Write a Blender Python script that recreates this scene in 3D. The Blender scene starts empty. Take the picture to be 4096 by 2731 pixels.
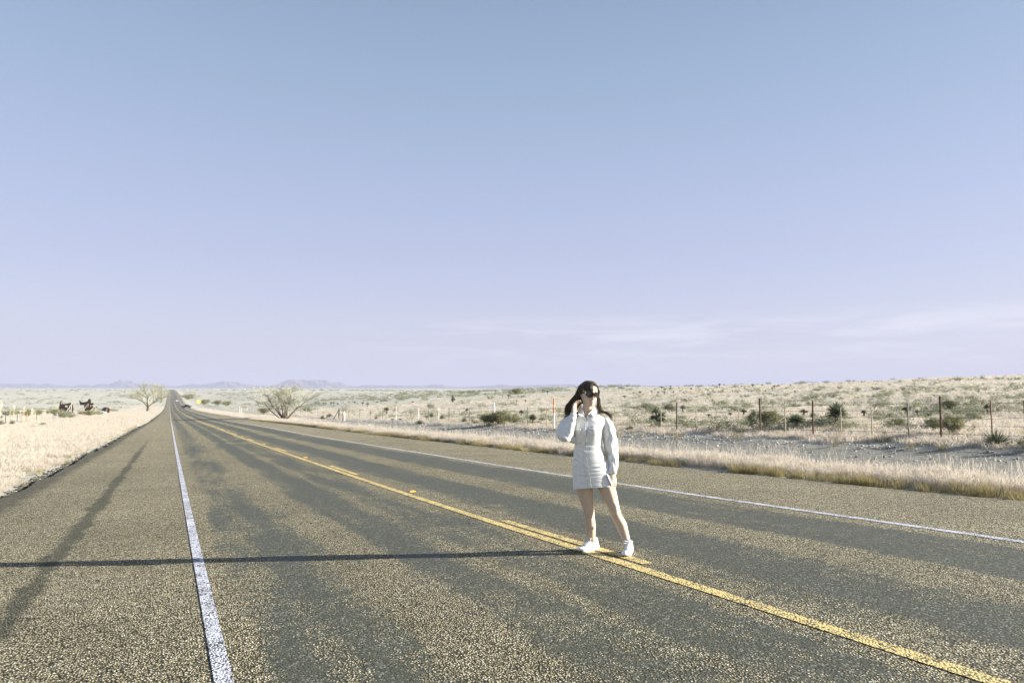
import bpy, math, random
import numpy as np
from mathutils import Vector, Matrix, Euler, Quaternion

# ------------------------------------------------------------------ camera, sky, sun, exposure
scene = bpy.context.scene
C = scene.collection
TH = math.radians(26.557)              # the camera looks this far to the right of the road's direction (+Y)
CT, ST = math.cos(TH), math.sin(TH)
FPX = 2731.0                           # focal length in pixels of a 4096 px wide picture
CAM = Vector((0.0, 0.0, 1.335))
HOR = 1560.0                           # row of eye level

cam_data = bpy.data.cameras.new('camera')
cam = bpy.data.objects.new('camera', cam_data)
C.objects.link(cam)
scene.camera = cam
cam_data.sensor_width = 36.0
cam_data.lens = 36.0 * FPX / 4096.0
cam_data.clip_start = 0.05
cam_data.clip_end = 60000.0
PITCH = math.atan((HOR - 1365.5) / FPX)
cam.location = CAM
cam.rotation_euler = Euler((math.pi / 2 + PITCH, 0.0, -TH), 'XYZ')

SUN_EL = math.radians(16.5)
SUN_AZ = TH + math.radians(89)     # clockwise from +Y: to the right of the view and a little beyond
sun_dir = Vector((math.sin(SUN_AZ) * math.cos(SUN_EL), math.cos(SUN_AZ) * math.cos(SUN_EL), math.sin(SUN_EL)))
sun_data = bpy.data.lights.new('sun', 'SUN')
sun_data.energy = 5.0
sun_data.angle = math.radians(0.5)
sun_data.color = (1.0, 0.955, 0.88)
sun = bpy.data.objects.new('sun', sun_data)
C.objects.link(sun)
sun.location = (40, 20, 60)
sun.rotation_euler = sun_dir.to_track_quat('Z', 'Y').to_euler()

world = bpy.data.worlds.new('World')
scene.world = world
world.use_nodes = True
wn, wl = world.node_tree.nodes, world.node_tree.links
wn.clear()
w_out = wn.new('ShaderNodeOutputWorld')
w_bg = wn.new('ShaderNodeBackground')
w_sky = wn.new('ShaderNodeTexSky')
w_sky.sky_type = 'NISHITA'
w_sky.sun_disc = False
w_sky.sun_elevation = SUN_EL
w_sky.sun_rotation = SUN_AZ
w_sky.air_density = 1.0
w_sky.dust_density = 1.5
w_sky.ozone_density = 2.0
w_bg.inputs['Strength'].default_value = 0.10
tc = wn.new('ShaderNodeTexCoord')
sep = wn.new('ShaderNodeSeparateXYZ')
wl.new(tc.outputs['Generated'], sep.inputs[0])
ramp = wn.new('ShaderNodeValToRGB')     # colour of the clear winter sky by height
wl.new(sep.outputs['Z'], ramp.inputs[0])
SKY_K = 7.35
sky_stops = [(0.0, (.235, .232, .305)), (.03, (.238, .235, .308)), (.09, (.232, .232, .304)), (.17, (.200, .214, .298)), (.28, (.172, .198, .284)),
             (.42, (.128, .174, .242)), (.60, (.085, .122, .182)), (1.0, (.048, .074, .130))]
def set_ramp(node, stops, interp='LINEAR'):
    el = node.color_ramp.elements
    node.color_ramp.interpolation = interp
    el[1].position = stops[-1][0]
    el[0].position = stops[0][0]
    for p, c in stops[1:-1]: el.new(p)
    for i, (p, c) in enumerate(stops): el[i].color = (*c, 1)
set_ramp(ramp, sky_stops)
mul = wn.new('ShaderNodeMix'); mul.data_type = 'RGBA'; mul.blend_type = 'MULTIPLY'
mul.inputs['Factor'].default_value = 1.0
wl.new(ramp.outputs[0], mul.inputs['A'])
mul.inputs['B'].default_value = (SKY_K, SKY_K, SKY_K, 1)
mixs = wn.new('ShaderNodeMix'); mixs.data_type = 'RGBA'
mixs.inputs['Factor'].default_value = 0.88
wl.new(w_sky.outputs[0], mixs.inputs['A'])
wl.new(mul.outputs['Result'], mixs.inputs['B'])
# thin cirrus low over the horizon
cmap = wn.new('ShaderNodeMapping')
cmap.inputs['Scale'].default_value = (2.6, 2.6, 26.0)
cmap.inputs['Rotation'].default_value = (math.radians(2.5), math.radians(-1.5), 0)
wl.new(tc.outputs['Generated'], cmap.inputs[0])
cn = wn.new('ShaderNodeTexNoise')
cn.inputs['Scale'].default_value = 2.0
cn.inputs['Detail'].default_value = 7.0
cn.inputs['Roughness'].default_value = 0.62
cn.inputs['Distortion'].default_value = 0.8
wl.new(cmap.outputs[0], cn.inputs['Vector'])
cr = wn.new('ShaderNodeMapRange'); cr.interpolation_type = 'SMOOTHSTEP'
cr.inputs['From Min'].default_value = 0.40
cr.inputs['From Max'].default_value = 0.66
wl.new(cn.outputs['Fac'], cr.inputs['Value'])
band = wn.new('ShaderNodeValToRGB')     # the cirrus keeps to a low band
set_ramp(band, [(0.015, (0, 0, 0)), (0.05, (.8, .8, .8)), (0.085, (1, 1, 1)), (0.112, (0, 0, 0))])
wl.new(sep.outputs['Z'], band.inputs[0])
dot = wn.new('ShaderNodeVectorMath'); dot.operation = 'DOT_PRODUCT'
az = math.radians(52)
dot.inputs[1].default_value = (math.sin(az), math.cos(az), 0)
wl.new(tc.outputs['Generated'], dot.inputs[0])
azr = wn.new('ShaderNodeMapRange'); azr.interpolation_type = 'SMOOTHSTEP'
azr.inputs['From Min'].default_value = 0.70
azr.inputs['From Max'].default_value = 0.97
wl.new(dot.outputs['Value'], azr.inputs['Value'])
m1 = wn.new('ShaderNodeMath'); m1.operation = 'MULTIPLY'
m2 = wn.new('ShaderNodeMath'); m2.operation = 'MULTIPLY'
m3 = wn.new('ShaderNodeMath'); m3.operation = 'MULTIPLY'; m3.inputs[1].default_value = 0.4
wl.new(cr.outputs[0], m1.inputs[0]); wl.new(band.outputs[0], m1.inputs[1])
wl.new(m1.outputs[0], m2.inputs[0]); wl.new(azr.outputs[0], m2.inputs[1])
wl.new(m2.outputs[0], m3.inputs[0])
mixc = wn.new('ShaderNodeMix'); mixc.data_type = 'RGBA'
wl.new(m3.outputs[0], mixc.inputs['Factor'])
wl.new(mixs.outputs['Result'], mixc.inputs['A'])
mixc.inputs['B'].default_value = (3.2, 3.12, 3.36, 1)
wl.new(mixc.outputs['Result'], w_bg.inputs['Color'])
wl.new(w_bg.outputs[0], w_out.inputs['Surface'])

vs = scene.view_settings
vs.view_transform = 'Standard'
vs.look = 'None'
vs.exposure = 1.75
vs.gamma = 1.0
vs.use_curve_mapping = False
scene.render.engine = 'CYCLES'
cy = scene.cycles
cy.use_denoising = True
cy.denoiser = 'OPENIMAGEDENOISE'
cy.max_bounces = 6
cy.diffuse_bounces = 3
cy.transparent_max_bounces = 12
cy.volume_bounces = 0
random.seed(7)
rng = np.random.default_rng(11)
ROLE = []

# ------------------------------------------------------------------ helpers
def tag(o, label=None, cat=None, group=None, kind=None):
    if label: o['label'] = label
    if cat: o['category'] = cat
    if group: o['group'] = group
    if kind: o['kind'] = kind
    return o

def empty(name, loc, rz=0.0):
    o = bpy.data.objects.new(name, None)
    o.empty_display_size = 0.2
    o.location = loc
    o.rotation_euler = (0, 0, rz)
    C.objects.link(o)
    return o

def link(name, me, parent=None, loc=None):
    o = bpy.data.objects.new(name, me)
    C.objects.link(o)
    if parent is not None: o.parent = parent
    if loc is not None: o.location = loc
    return o

class MB:
    """collects vertices and faces, and links them as one mesh object"""
    def __init__(self):
        self.v, self.f, self.mi = [], [], []
        self.m = 0
    def add(self, vs_, fs_):
        b = len(self.v)
        self.v.extend([tuple(map(float, p)) for p in vs_])
        self.f.extend([tuple(int(i) + b for i in f) for f in fs_])
        self.mi.extend([self.m] * len(fs_))
        return b
    def box(self, c, s, rot=None):
        c = Vector(c); hx, hy, hz = s[0] / 2, s[1] / 2, s[2] / 2
        p = [Vector((x, y, z)) for z in (-hz, hz) for y in (-hy, hy) for x in (-hx, hx)]
        if rot is not None: p = [rot @ q for q in p]
        self.add([c + q for q in p], [(0, 2, 3, 1), (4, 5, 7, 6), (0, 1, 5, 4), (2, 6, 7, 3), (0, 4, 6, 2), (1, 3, 7, 5)])
    def loft(self, rings, cap=True, closed=True):
        n = len(rings[0])
        vs_, fs_ = [], []
        for r in rings: vs_.extend(r)
        for i in range(len(rings) - 1):
            for j in range(n if closed else n - 1):
                k = (j + 1) % n
                fs_.append((i * n + j, i * n + k, (i + 1) * n + k, (i + 1) * n + j))
        if cap and closed:
            fs_.append(tuple(range(n - 1, -1, -1)))
            fs_.append(tuple((len(rings) - 1) * n + j for j in range(n)))
        self.add(vs_, fs_)
    def tube(self, path, radii, n=8, cap=True, flat=1.0, up=None, round_ends=False):
        P = [Vector(p) for p in path]
        if not hasattr(radii, '__len__'): radii = [radii] * len(P)
        radii = list(radii)
        if round_ends:
            d0 = (P[0] - P[1]).normalized(); d1 = (P[-1] - P[-2]).normalized()
            def rr(r): return max(r) if hasattr(r, '__len__') else r
            def sc(r, k): return tuple(q * k for q in r) if hasattr(r, '__len__') else r * k
            r0, r1 = radii[0], radii[-1]
            P = [P[0] + d0 * rr(r0) * .9, P[0] + d0 * rr(r0) * .6] + P + [P[-1] + d1 * rr(r1) * .6, P[-1] + d1 * rr(r1) * .9]
            radii = [sc(r0, .35), sc(r0, .78)] + radii + [sc(r1, .78), sc(r1, .35)]
        u = None
        rings = []
        for i, p in enumerate(P):
            t = (P[min(i + 1, len(P) - 1)] - P[max(i - 1, 0)])
            if t.length < 1e-9: t = Vector((0, 0, 1))
            t.normalize()
            if u is None:
                a = Vector(up) if up is not None else (Vector((1, 0, 0)) if abs(t.x) < .9 else Vector((0, 1, 0)))
                u = (a - t * a.dot(t)).normalized()
            else:
                u = (u - t * u.dot(t))
                if u.length < 1e-6: u = t.orthogonal()
                u.normalize()
            w = t.cross(u)
            r = radii[i]
            ra, rb = r if hasattr(r, '__len__') else (r, r * flat)
            rings.append([p + u * (ra * math.cos(2 * math.pi * j / n)) + w * (rb * math.sin(2 * math.pi * j / n)) for j in range(n)])
        self.loft(rings, cap)
    def mesh(self, name, mats, smooth=False):
        me = bpy.data.meshes.new(name)
        me.from_pydata(self.v, [], self.f)
        for m in (mats if isinstance(mats, (list, tuple)) else [mats]):
            me.materials.append(m)
        if any(self.mi): me.polygons.foreach_set('material_index', self.mi)
        if smooth: me.polygons.foreach_set('use_smooth', [True] * len(me.polygons))
        me.update()
        return me
    def build(self, name, mats, parent=None, smooth=False, loc=None):
        return link(name, self.mesh(name, mats, smooth), parent, loc)

def copy_tree(o, parent=None):
    c = o.copy()
    C.objects.link(c)
    if parent is not None: c.parent = parent
    for ch in o.children: copy_tree(ch, c)
    return c

# ------------------------------------------------------------------ materials
def new_mat(name):
    m = bpy.data.materials.new(name)
    m.use_nodes = True
    nt = m.node_tree
    return m, nt, nt.nodes, nt.links, nt.nodes['Principled BSDF']

def nd(nodes, typ, **kw):
    n = nodes.new(typ)
    for k, v in kw.items():
        if k in n.inputs: n.inputs[k].default_value = v
        else: setattr(n, k, v)
    return n

def mix_col(nodes, links, fac, a, b, blend='MIX'):
    m = nodes.new('ShaderNodeMix'); m.data_type = 'RGBA'; m.blend_type = blend
    for s, v in (('Factor', fac), ('A', a), ('B', b)):
        if hasattr(v, 'is_output'): links.new(v, m.inputs[s])
        elif s == 'Factor': m.inputs[s].default_value = v
        else: m.inputs[s].default_value = (*v, 1) if len(v) == 3 else v
    return m.outputs['Result']

def math_n(nodes, links, op, a, b=None, clamp=False):
    m = nodes.new('ShaderNodeMath'); m.operation = op; m.use_clamp = clamp
    for i, v in enumerate((a, b)):
        if v is None: continue
        if hasattr(v, 'is_output'): links.new(v, m.inputs[i])
        else: m.inputs[i].default_value = v
    return m.outputs[0]

def simple(name, col, rough=.7, var=.25, scale=6.0, bump=0.0, bscale=40.0, metal=0.0, transl=0.0, rnd=0.0, spec=.5, coord='Object', col2=None):
    """procedural paint / cloth / leaf material: two tones of one colour mixed by noise, optional fine bump and translucency"""
    m, nt, N, L, b = new_mat(name)
    t = N.new('ShaderNodeTexCoord')
    no = nd(N, 'ShaderNodeTexNoise', Scale=scale, Detail=5.0, Roughness=.6)
    L.new(t.outputs[coord], no.inputs['Vector'])
    c2 = col2 or tuple(min(1, x * (1 + var)) for x in col)
    c1 = tuple(x * (1 - var) for x in col)
    cr_ = nd(N, 'ShaderNodeMapRange'); cr_.inputs['From Min'].default_value = .35; cr_.inputs['From Max'].default_value = .65
    L.new(no.outputs['Fac'], cr_.inputs['Value'])
    c = mix_col(N, L, cr_.outputs[0], c1, c2)
    if rnd:
        oi = N.new('ShaderNodeObjectInfo')
        k = nd(N, 'ShaderNodeMapRange'); k.inputs['To Min'].default_value = 1 - rnd; k.inputs['To Max'].default_value = 1 + rnd
        L.new(oi.outputs['Random'], k.inputs['Value'])
        hsv = N.new('ShaderNodeHueSaturation')
        L.new(k.outputs[0], hsv.inputs['Value']); L.new(c, hsv.inputs['Color'])
        c = hsv.outputs[0]
    L.new(c, b.inputs['Base Color'])
    b.inputs['Roughness'].default_value = rough
    b.inputs['Metallic'].default_value = metal
    b.inputs['Specular IOR Level'].default_value = spec
    if bump:
        bn = nd(N, 'ShaderNodeTexNoise', Scale=bscale, Detail=4.0)
        L.new(t.outputs[coord], bn.inputs['Vector'])
        bp = nd(N, 'ShaderNodeBump', Strength=bump, Distance=.01)
        L.new(bn.outputs['Fac'], bp.inputs['Height']); L.new(bp.outputs[0], b.inputs['Normal'])
    if transl:
        tr = N.new('ShaderNodeBsdfTranslucent')
        L.new(c, tr.inputs['Color'])
        mx = N.new('ShaderNodeMixShader'); mx.inputs[0].default_value = transl
        L.new(b.outputs[0], mx.inputs[1]); L.new(tr.outputs[0], mx.inputs[2])
        L.new(mx.outputs[0], N['Material Output'].inputs['Surface'])
    return m
# ------------------------------------------------------------------ the lie of the land
# world axes: X = to the right across the road, Y = along the road; road level is 0 at the camera
S_KN = np.array([-80, -40, 0, 1.5, 4, 8, 14, 24, 40, 65, 110, 180, 260, 350, 450, 520, 640, 740, 900, 1130, 1600, 2250, 2800, 4000, 7000, 12000, 40000], float)
H_KN = np.array([-.5, .35, 1.335, 1.38, 1.47, 1.63, 1.83, 2.13, 2.60, 3.22, 4.45, 5.95, 7.6, 9.2, 10.2, 10.3, 9.7, 8.6, 6.2, 3.3, .3, -2.1, -1.0, -7.0, -17., -30., -100.], float)
s_lines = np.concatenate([np.array([-9000., -5000, -2500, -1200, -600, -300, -160, -100, -70, -50]), np.arange(-40, 60, 1.0), 60 * 1.035 ** np.arange(0, 110)])
s_lines = np.concatenate([s_lines, np.geomspace(s_lines[-1] * 1.1, 34000, 22)])
_zr = 1.335 - np.interp(s_lines, S_KN, H_KN)
for _ in range(4):                                             # round the kinks off (spacing-aware)
    mid = np.interp((s_lines[:-2] + s_lines[2:]) / 2, s_lines[[0, -1]], _zr[[0, -1]]) * 0
    w = (s_lines[1:-1] - s_lines[:-2]) / (s_lines[2:] - s_lines[:-2])
    avg = _zr[:-2] * (1 - w) + _zr[2:] * w
    k = np.where(s_lines[1:-1] > -60, .5, 0)
    _zr[1:-1] = _zr[1:-1] * (1 - k) + avg * k
def zr(s): return np.interp(s, s_lines, _zr)
T_KN = np.array([-9000, -60, -30, -18, -10, -5, -3.2, -2.6, -2.45, 10.5, 10.7, 11.5, 13, 15, 18, 21, 23, 26, 40000], float)
D_KN = np.array([.4, .4, .3, .1, -.1, -.12, -.07, -.05, -.12, -.12, -.05, -.02, -.06, -.2, -.26, -.2, .02, .22, .22], float)
def smooth(a, b, x):
    u = np.clip((x - a) / (b - a), 0, 1)
    return u * u * (3 - 2 * u)
def land(t, s):
    t = np.asarray(t, float); s = np.asarray(s, float)
    z = zr(s) + np.interp(t, T_KN, D_KN)
    amp = np.interp(s, [-400, 0, 80, 140, 190, 290, 400, 700, 1100, 1600, 2300], [6, 6.3, 6.5, 6.7, 7.2, 9.2, 9, 6.5, 3, 1, 0])
    hill = amp * (smooth(20, 195, t) * .8 + .2 * smooth(24, 90, t)) - np.interp(t, [195, 700, 2500, 9000], [0, 3.5, 6, 0]) * np.interp(s, [0, 1600, 3000], [1, 1, 0])
    z = z + hill
    away = smooth(24, 60, np.abs(t - 4) - 4)
    far = smooth(150, 700, np.hypot(t, s))
    z = z + away * (.22 * np.sin(t * .21 + 1.3 * np.sin(s * .13)) * np.sin(s * .17 + .7) + .5 * np.sin(t * .043 + s * .021) * np.sin(s * .035 - 1.1)) * (1 - .5 * far)
    z = z + far * away * .8 * np.sin(t * .011 + 2 * np.sin(s * .004)) * np.sin(s * .009 + .4)
    near = smooth(10.6, 12, t) * (1 - smooth(40, 60, t)) + smooth(-2.6, -4, -np.abs(t) * np.where(t < 0, 1, 0)) * 0
    z = z + near * .035 * np.sin(t * 2.1 + np.sin(s * 1.3)) * np.sin(s * 1.7 + .5 * t)
    return z

def at(px, py, far=3000.0):
    """where the line of sight through a spot of the photograph meets the ground"""
    u = (px - 2048) / FPX
    w = (HOR - py) / FPX
    d = np.concatenate([np.linspace(2, 60, 900), np.geomspace(60, far, 2500)])
    X = CT * u * d + ST * d
    Y = -ST * u * d + CT * d
    Z = CAM.z + w * d
    g = land(X, Y) - Z
    i = np.argmax(g > 0)
    if g[i] <= 0: i = len(d) - 1
    k = 0 if i == 0 else g[i - 1] / (g[i - 1] - g[i] + 1e-9)
    dd = d[i - 1] + (d[i] - d[i - 1]) * k
    x, y = CT * u * dd + ST * dd, -ST * u * dd + CT * dd
    return Vector((x, y, float(land(x, y)))), dd

# ------------------------------------------------------------------ ground
def ground_material():
    m, nt, N, L, b = new_mat('dry_plain')
    g = N.new('ShaderNodeNewGeometry')
    sp = N.new('ShaderNodeSeparateXYZ'); L.new(g.outputs['Position'], sp.inputs[0])
    x = sp.outputs['X']
    n1 = nd(N, 'ShaderNodeTexNoise', Scale=.05, Detail=6.0, Roughness=.65); L.new(g.outputs['Position'], n1.inputs['Vector'])
    n2 = nd(N, 'ShaderNodeTexNoise', Scale=1.3, Detail=6.0, Roughness=.7); L.new(g.outputs['Position'], n2.inputs['Vector'])
    n3 = nd(N, 'ShaderNodeTexNoise', Scale=.012, Detail=5.0, Roughness=.6); L.new(g.outputs['Position'], n3.inputs['Vector'])
    r1 = nd(N, 'ShaderNodeMapRange'); r1.inputs['From Min'].default_value = .38; r1.inputs['From Max'].default_value = .62; L.new(n1.outputs['Fac'], r1.inputs['Value'])
    c = mix_col(N, L, r1.outputs[0], (.57, .54, .44), (.49, .465, .37))
    r2 = nd(N, 'ShaderNodeMapRange'); r2.inputs['From Min'].default_value = .5; r2.inputs['From Max'].default_value = .68; L.new(n2.outputs['Fac'], r2.inputs['Value'])
    f2 = math_n(N, L, 'MULTIPLY', r2.outputs[0], .6)
    c = mix_col(N, L, f2, c, (.35, .335, .225))
    r3 = nd(N, 'ShaderNodeMapRange'); r3.inputs['From Min'].default_value = .52; r3.inputs['From Max'].default_value = .66; L.new(n3.outputs['Fac'], r3.inputs['Value'])
    f3 = math_n(N, L, 'MULTIPLY', r3.outputs[0], .35)
    c = mix_col(N, L, f3, c, (.36, .345, .235))
    # the bare gravel track between the roadside grass and the fence
    n4 = nd(N, 'ShaderNodeTexNoise', Scale=.35, Detail=5.0, Roughness=.65); L.new(g.outputs['Position'], n4.inputs['Vector'])
    xe = math_n(N, L, 'ADD', x, math_n(N, L, 'MULTIPLY', math_n(N, L, 'SUBTRACT', n4.outputs['Fac'], .5), 4.5))
    a1 = nd(N, 'ShaderNodeMapRange'); a1.interpolation_type = 'SMOOTHSTEP'
    a1.inputs['From Min'].default_value = 12.4; a1.inputs['From Max'].default_value = 13.6; L.new(xe, a1.inputs['Value'])
    a2 = nd(N, 'ShaderNodeMapRange'); a2.interpolation_type = 'SMOOTHSTEP'
    a2.inputs['From Min'].default_value = 22.8; a2.inputs['From Max'].default_value = 21.4; L.new(xe, a2.inputs['Value'])
    ys = nd(N, 'ShaderNodeMapRange'); ys.interpolation_type = 'SMOOTHSTEP'
    ys.inputs['From Min'].default_value = 130.0; ys.inputs['From Max'].default_value = 90.0; L.new(sp.outputs['Y'], ys.inputs['Value'])
    gm = math_n(N, L, 'MULTIPLY', math_n(N, L, 'MULTIPLY', a1.outputs[0], a2.outputs[0]), ys.outputs[0])
    vo = nd(N, 'ShaderNodeTexVoronoi', Scale=22.0); L.new(g.outputs['Position'], vo.inputs['Vector'])
    vsep = N.new('ShaderNodeSeparateColor'); L.new(vo.outputs['Color'], vsep.inputs[0])
    gr = N.new('ShaderNodeValToRGB')
    gr.color_ramp.elements[0].color = (.17, .165, .145, 1); gr.color_ramp.elements[1].color = (.37, .355, .30, 1)
    L.new(vsep.outputs[0], gr.inputs[0])
    c = mix_col(N, L, gm, c, gr.outputs[0])
    # pale dust where the asphalt frays into the verge
    L.new(c, b.inputs['Base Color'])
    b.inputs['Roughness'].default_value = .95
    b.inputs['Specular IOR Level'].default_value = .1
    bn = nd(N, 'ShaderNodeTexNoise', Scale=9.0, Detail=8.0, Roughness=.75); L.new(g.outputs['Position'], bn.inputs['Vector'])
    bp = nd(N, 'ShaderNodeBump', Strength=.9, Distance=.12); L.new(bn.outputs['Fac'], bp.inputs['Height'])
    bp2 = nd(N, 'ShaderNodeBump', Strength=.7, Distance=.02); L.new(vo.outputs['Distance'], bp2.inputs['Height']); L.new(bp.outputs[0], bp2.inputs['Normal'])
    L.new(bp2.outputs[0], b.inputs['Normal'])
    return m
M_GROUND = ground_material()
t_lines = np.concatenate([-np.geomspace(42, 16000, 46)[::-1], np.arange(-40, -5, 1.0), np.arange(-5, -2.6, .4), [-2.6, -2.45, 0., 4., 8., 10.5, 10.7], np.arange(11, 46, .75), np.geomspace(46.5, 22000, 62)])
TT, SS = np.meshgrid(t_lines, s_lines)
ZZ = land(TT, SS)
nx, ny = len(t_lines), len(s_lines)
gv = np.stack([TT, SS, ZZ], -1).reshape(-1, 3)
ii = (np.arange(ny - 1)[:, None] * nx + np.arange(nx - 1)[None]).reshape(-1)
gf = np.stack([ii, ii + 1, ii + nx + 1, ii + nx], -1)
me = bpy.data.meshes.new('ground')
me.from_pydata(gv.tolist(), [], gf.tolist())
me.materials.append(M_GROUND)
me.polygons.foreach_set('use_smooth', [True] * len(me.polygons))
ground = tag(link('ground', me), kind='structure')

# ------------------------------------------------------------------ road
def stones(N, L, pos, scale):
    vo = nd(N, 'ShaderNodeTexVoronoi', Scale=scale); L.new(pos, vo.inputs['Vector'])
    sc = N.new('ShaderNodeSeparateColor'); L.new(vo.outputs['Color'], sc.inputs[0])
    return vo, sc

def asphalt_material():
    m, nt, N, L, b = new_mat('chip_seal_asphalt')
    g = N.new('ShaderNodeNewGeometry')
    pos = g.outputs['Position']
    sp = N.new('ShaderNodeSeparateXYZ'); L.new(pos, sp.inputs[0])
    x, y = sp.outputs['X'], sp.outputs['Y']
    vo, sc = stones(N, L, pos, 74.0)
    cr = N.new('ShaderNodeValToRGB')
    st = [(0, (0.123, 0.109, 0.053)), (0.1, (0.283, 0.245, 0.132)), (0.28, (0.473, 0.410, 0.243)), (0.48, (0.379, 0.347, 0.207)), (0.62, (0.606, 0.531, 0.336)), (0.79, (0.435, 0.316, 0.212)), (0.87, (0.738, 0.668, 0.477)), (0.96, (0.832, 0.799, 0.653))]
    set_ramp(cr, st, 'CONSTANT')
    L.new(sc.outputs[0], cr.inputs[0])
    gap = nd(N, 'ShaderNodeMapRange'); gap.interpolation_type = 'SMOOTHSTEP'
    gap.inputs['From Min'].default_value = .34; gap.inputs['From Max'].default_value = .60; L.new(vo.outputs['Distance'], gap.inputs['Value'])
    chip = mix_col(N, L, math_n(N, L, 'MULTIPLY', gap.outputs[0], .92), cr.outputs[0], (.022, .020, .010))
    # broad worn tone differences
    n0 = nd(N, 'ShaderNodeTexNoise', Scale=.6, Detail=5.0, Roughness=.6); L.new(pos, n0.inputs['Vector'])
    r0 = nd(N, 'ShaderNodeMapRange'); r0.inputs['From Min'].default_value = .3; r0.inputs['From Max'].default_value = .7; r0.inputs['To Min'].default_value = .82; r0.inputs['To Max'].default_value = 1.12
    L.new(n0.outputs['Fac'], r0.inputs['Value'])
    chip = mix_col(N, L, 1.0, chip, r0.outputs[0], 'MULTIPLY')
    n5 = nd(N, 'ShaderNodeTexNoise', Scale=17.0, Detail=4.0, Roughness=.8); L.new(pos, n5.inputs['Vector'])
    r5 = nd(N, 'ShaderNodeMapRange'); r5.inputs['From Min'].default_value = .32; r5.inputs['From Max'].default_value = .68; r5.inputs['To Min'].default_value = .62; r5.inputs['To Max'].default_value = 1.30
    L.new(n5.outputs['Fac'], r5.inputs['Value'])
    chip = mix_col(N, L, 1.0, chip, r5.outputs[0], 'MULTIPLY')
    # traffic has stained the stones of the lanes darker than those of the shoulders
    l1 = nd(N, 'ShaderNodeMapRange'); l1.interpolation_type = 'SMOOTHSTEP'; l1.inputs['From Min'].default_value = .3; l1.inputs['From Max'].default_value = 1.0; L.new(x, l1.inputs['Value'])
    l2 = nd(N, 'ShaderNodeMapRange'); l2.interpolation_type = 'SMOOTHSTEP'; l2.inputs['From Min'].default_value = 7.3; l2.inputs['From Max'].default_value = 6.7; L.new(x, l2.inputs['Value'])
    chip = mix_col(N, L, math_n(N, L, 'MULTIPLY', math_n(N, L, 'MULTIPLY', l1.outputs[0], l2.outputs[0]), .16), chip, (.09, .085, .055))
    # wheel paths where the binder has bled up between the stones
    mx = nd(N, 'ShaderNodeMapRange'); mx.inputs['From Min'].default_value = -3.0; mx.inputs['From Max'].default_value = 11.0; L.new(x, mx.inputs['Value'])
    wp = N.new('ShaderNodeValToRGB')
    prof = [(-3, .0), (-2.5, .30), (-2.25, .26), (-2.05, .0), (-.7, 0), (.15, .02), (.42, .16), (.60, .56), (1.05, .60), (1.30, .44), (1.5, .22), (1.75, .24), (1.98, .62), (2.38, .70), (2.56, .40), (2.64, .36), (2.78, .62), (3.2, .60), (3.42, .40), (3.62, .30), (3.95, .36), (4.15, .52), (4.33, .76), (4.95, .74), (5.2, .30), (5.7, .28), (5.92, .70), (6.85, .74), (7.25, .30)]
    prof = prof[:32]
    set_ramp(wp, [((p + 3) / 14.0, (v, v, v)) for p, v in prof])
    L.new(mx.outputs[0], wp.inputs[0])
    off = nd(N, 'ShaderNodeMapRange'); off.inputs['From Min'].default_value = 7.35; off.inputs['From Max'].default_value = 7.3; L.new(x, off.inputs['Value'])
    pr = math_n(N, L, 'MULTIPLY', wp.outputs[0], off.outputs[0])
    mp = nd(N, 'ShaderNodeMapping'); mp.inputs['Scale'].default_value = (3.2, .40, 1.0); L.new(pos, mp.inputs[0])
    nA = nd(N, 'ShaderNodeTexNoise', Scale=1.0, Detail=6.0, Roughness=.62); L.new(mp.outputs[0], nA.inputs['Vector'])
    mpc = nd(N, 'ShaderNodeMapping'); mpc.inputs['Scale'].default_value = (.5, .16, 1.0); mpc.inputs['Location'].default_value = (3.1, 7.7, 0); L.new(pos, mpc.inputs[0])
    nC = nd(N, 'ShaderNodeTexNoise', Scale=1.0, Detail=3.0); L.new(mpc.outputs[0], nC.inputs['Vector'])
    nB = nd(N, 'ShaderNodeTexNoise', Scale=14.0, Detail=5.0, Roughness=.7); L.new(pos, nB.inputs['Vector'])
    q = math_n(N, L, 'ADD', pr, math_n(N, L, 'MULTIPLY', math_n(N, L, 'SUBTRACT', nA.outputs['Fac'], .5), 1.15))
    q = math_n(N, L, 'ADD', q, math_n(N, L, 'MULTIPLY', math_n(N, L, 'SUBTRACT', nC.outputs['Fac'], .5), .55))
    mpd = nd(N, 'ShaderNodeMapping'); mpd.inputs['Scale'].default_value = (1.6, 5.0, 1.0); L.new(pos, mpd.inputs[0])
    nD = nd(N, 'ShaderNodeTexNoise', Scale=1.0, Detail=5.0, Roughness=.7); L.new(mpd.outputs[0], nD.inputs['Vector'])
    q = math_n(N, L, 'ADD', q, math_n(N, L, 'MULTIPLY', math_n(N, L, 'SUBTRACT', nD.outputs['Fac'], .5), .75))
    q = math_n(N, L, 'ADD', q, math_n(N, L, 'MULTIPLY', math_n(N, L, 'SUBTRACT', nB.outputs['Fac'], .5), .5))
    q = math_n(N, L, 'ADD', q, math_n(N, L, 'MULTIPLY', math_n(N, L, 'SUBTRACT', sc.outputs[1], .5), .30))
    dk = nd(N, 'ShaderNodeMapRange'); dk.interpolation_type = 'SMOOTHSTEP'
    dk.inputs['From Min'].default_value = .41; dk.inputs['From Max'].default_value = .59; L.new(q, dk.inputs['Value'])
    bled = mix_col(N, L, math_n(N, L, 'MULTIPLY', math_n(N, L, 'GREATER_THAN', sc.outputs[2], .86), .5), (.062, .067, .043), (.30, .29, .24))
    bled = mix_col(N, L, math_n(N, L, 'MULTIPLY', math_n(N, L, 'LESS_THAN', sc.outputs[2], .35), .5), bled, (.034, .035, .022))
    dkf = math_n(N, L, 'MULTIPLY', dk.outputs[0], .90)
    col = mix_col(N, L, dkf, chip, bled)
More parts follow.
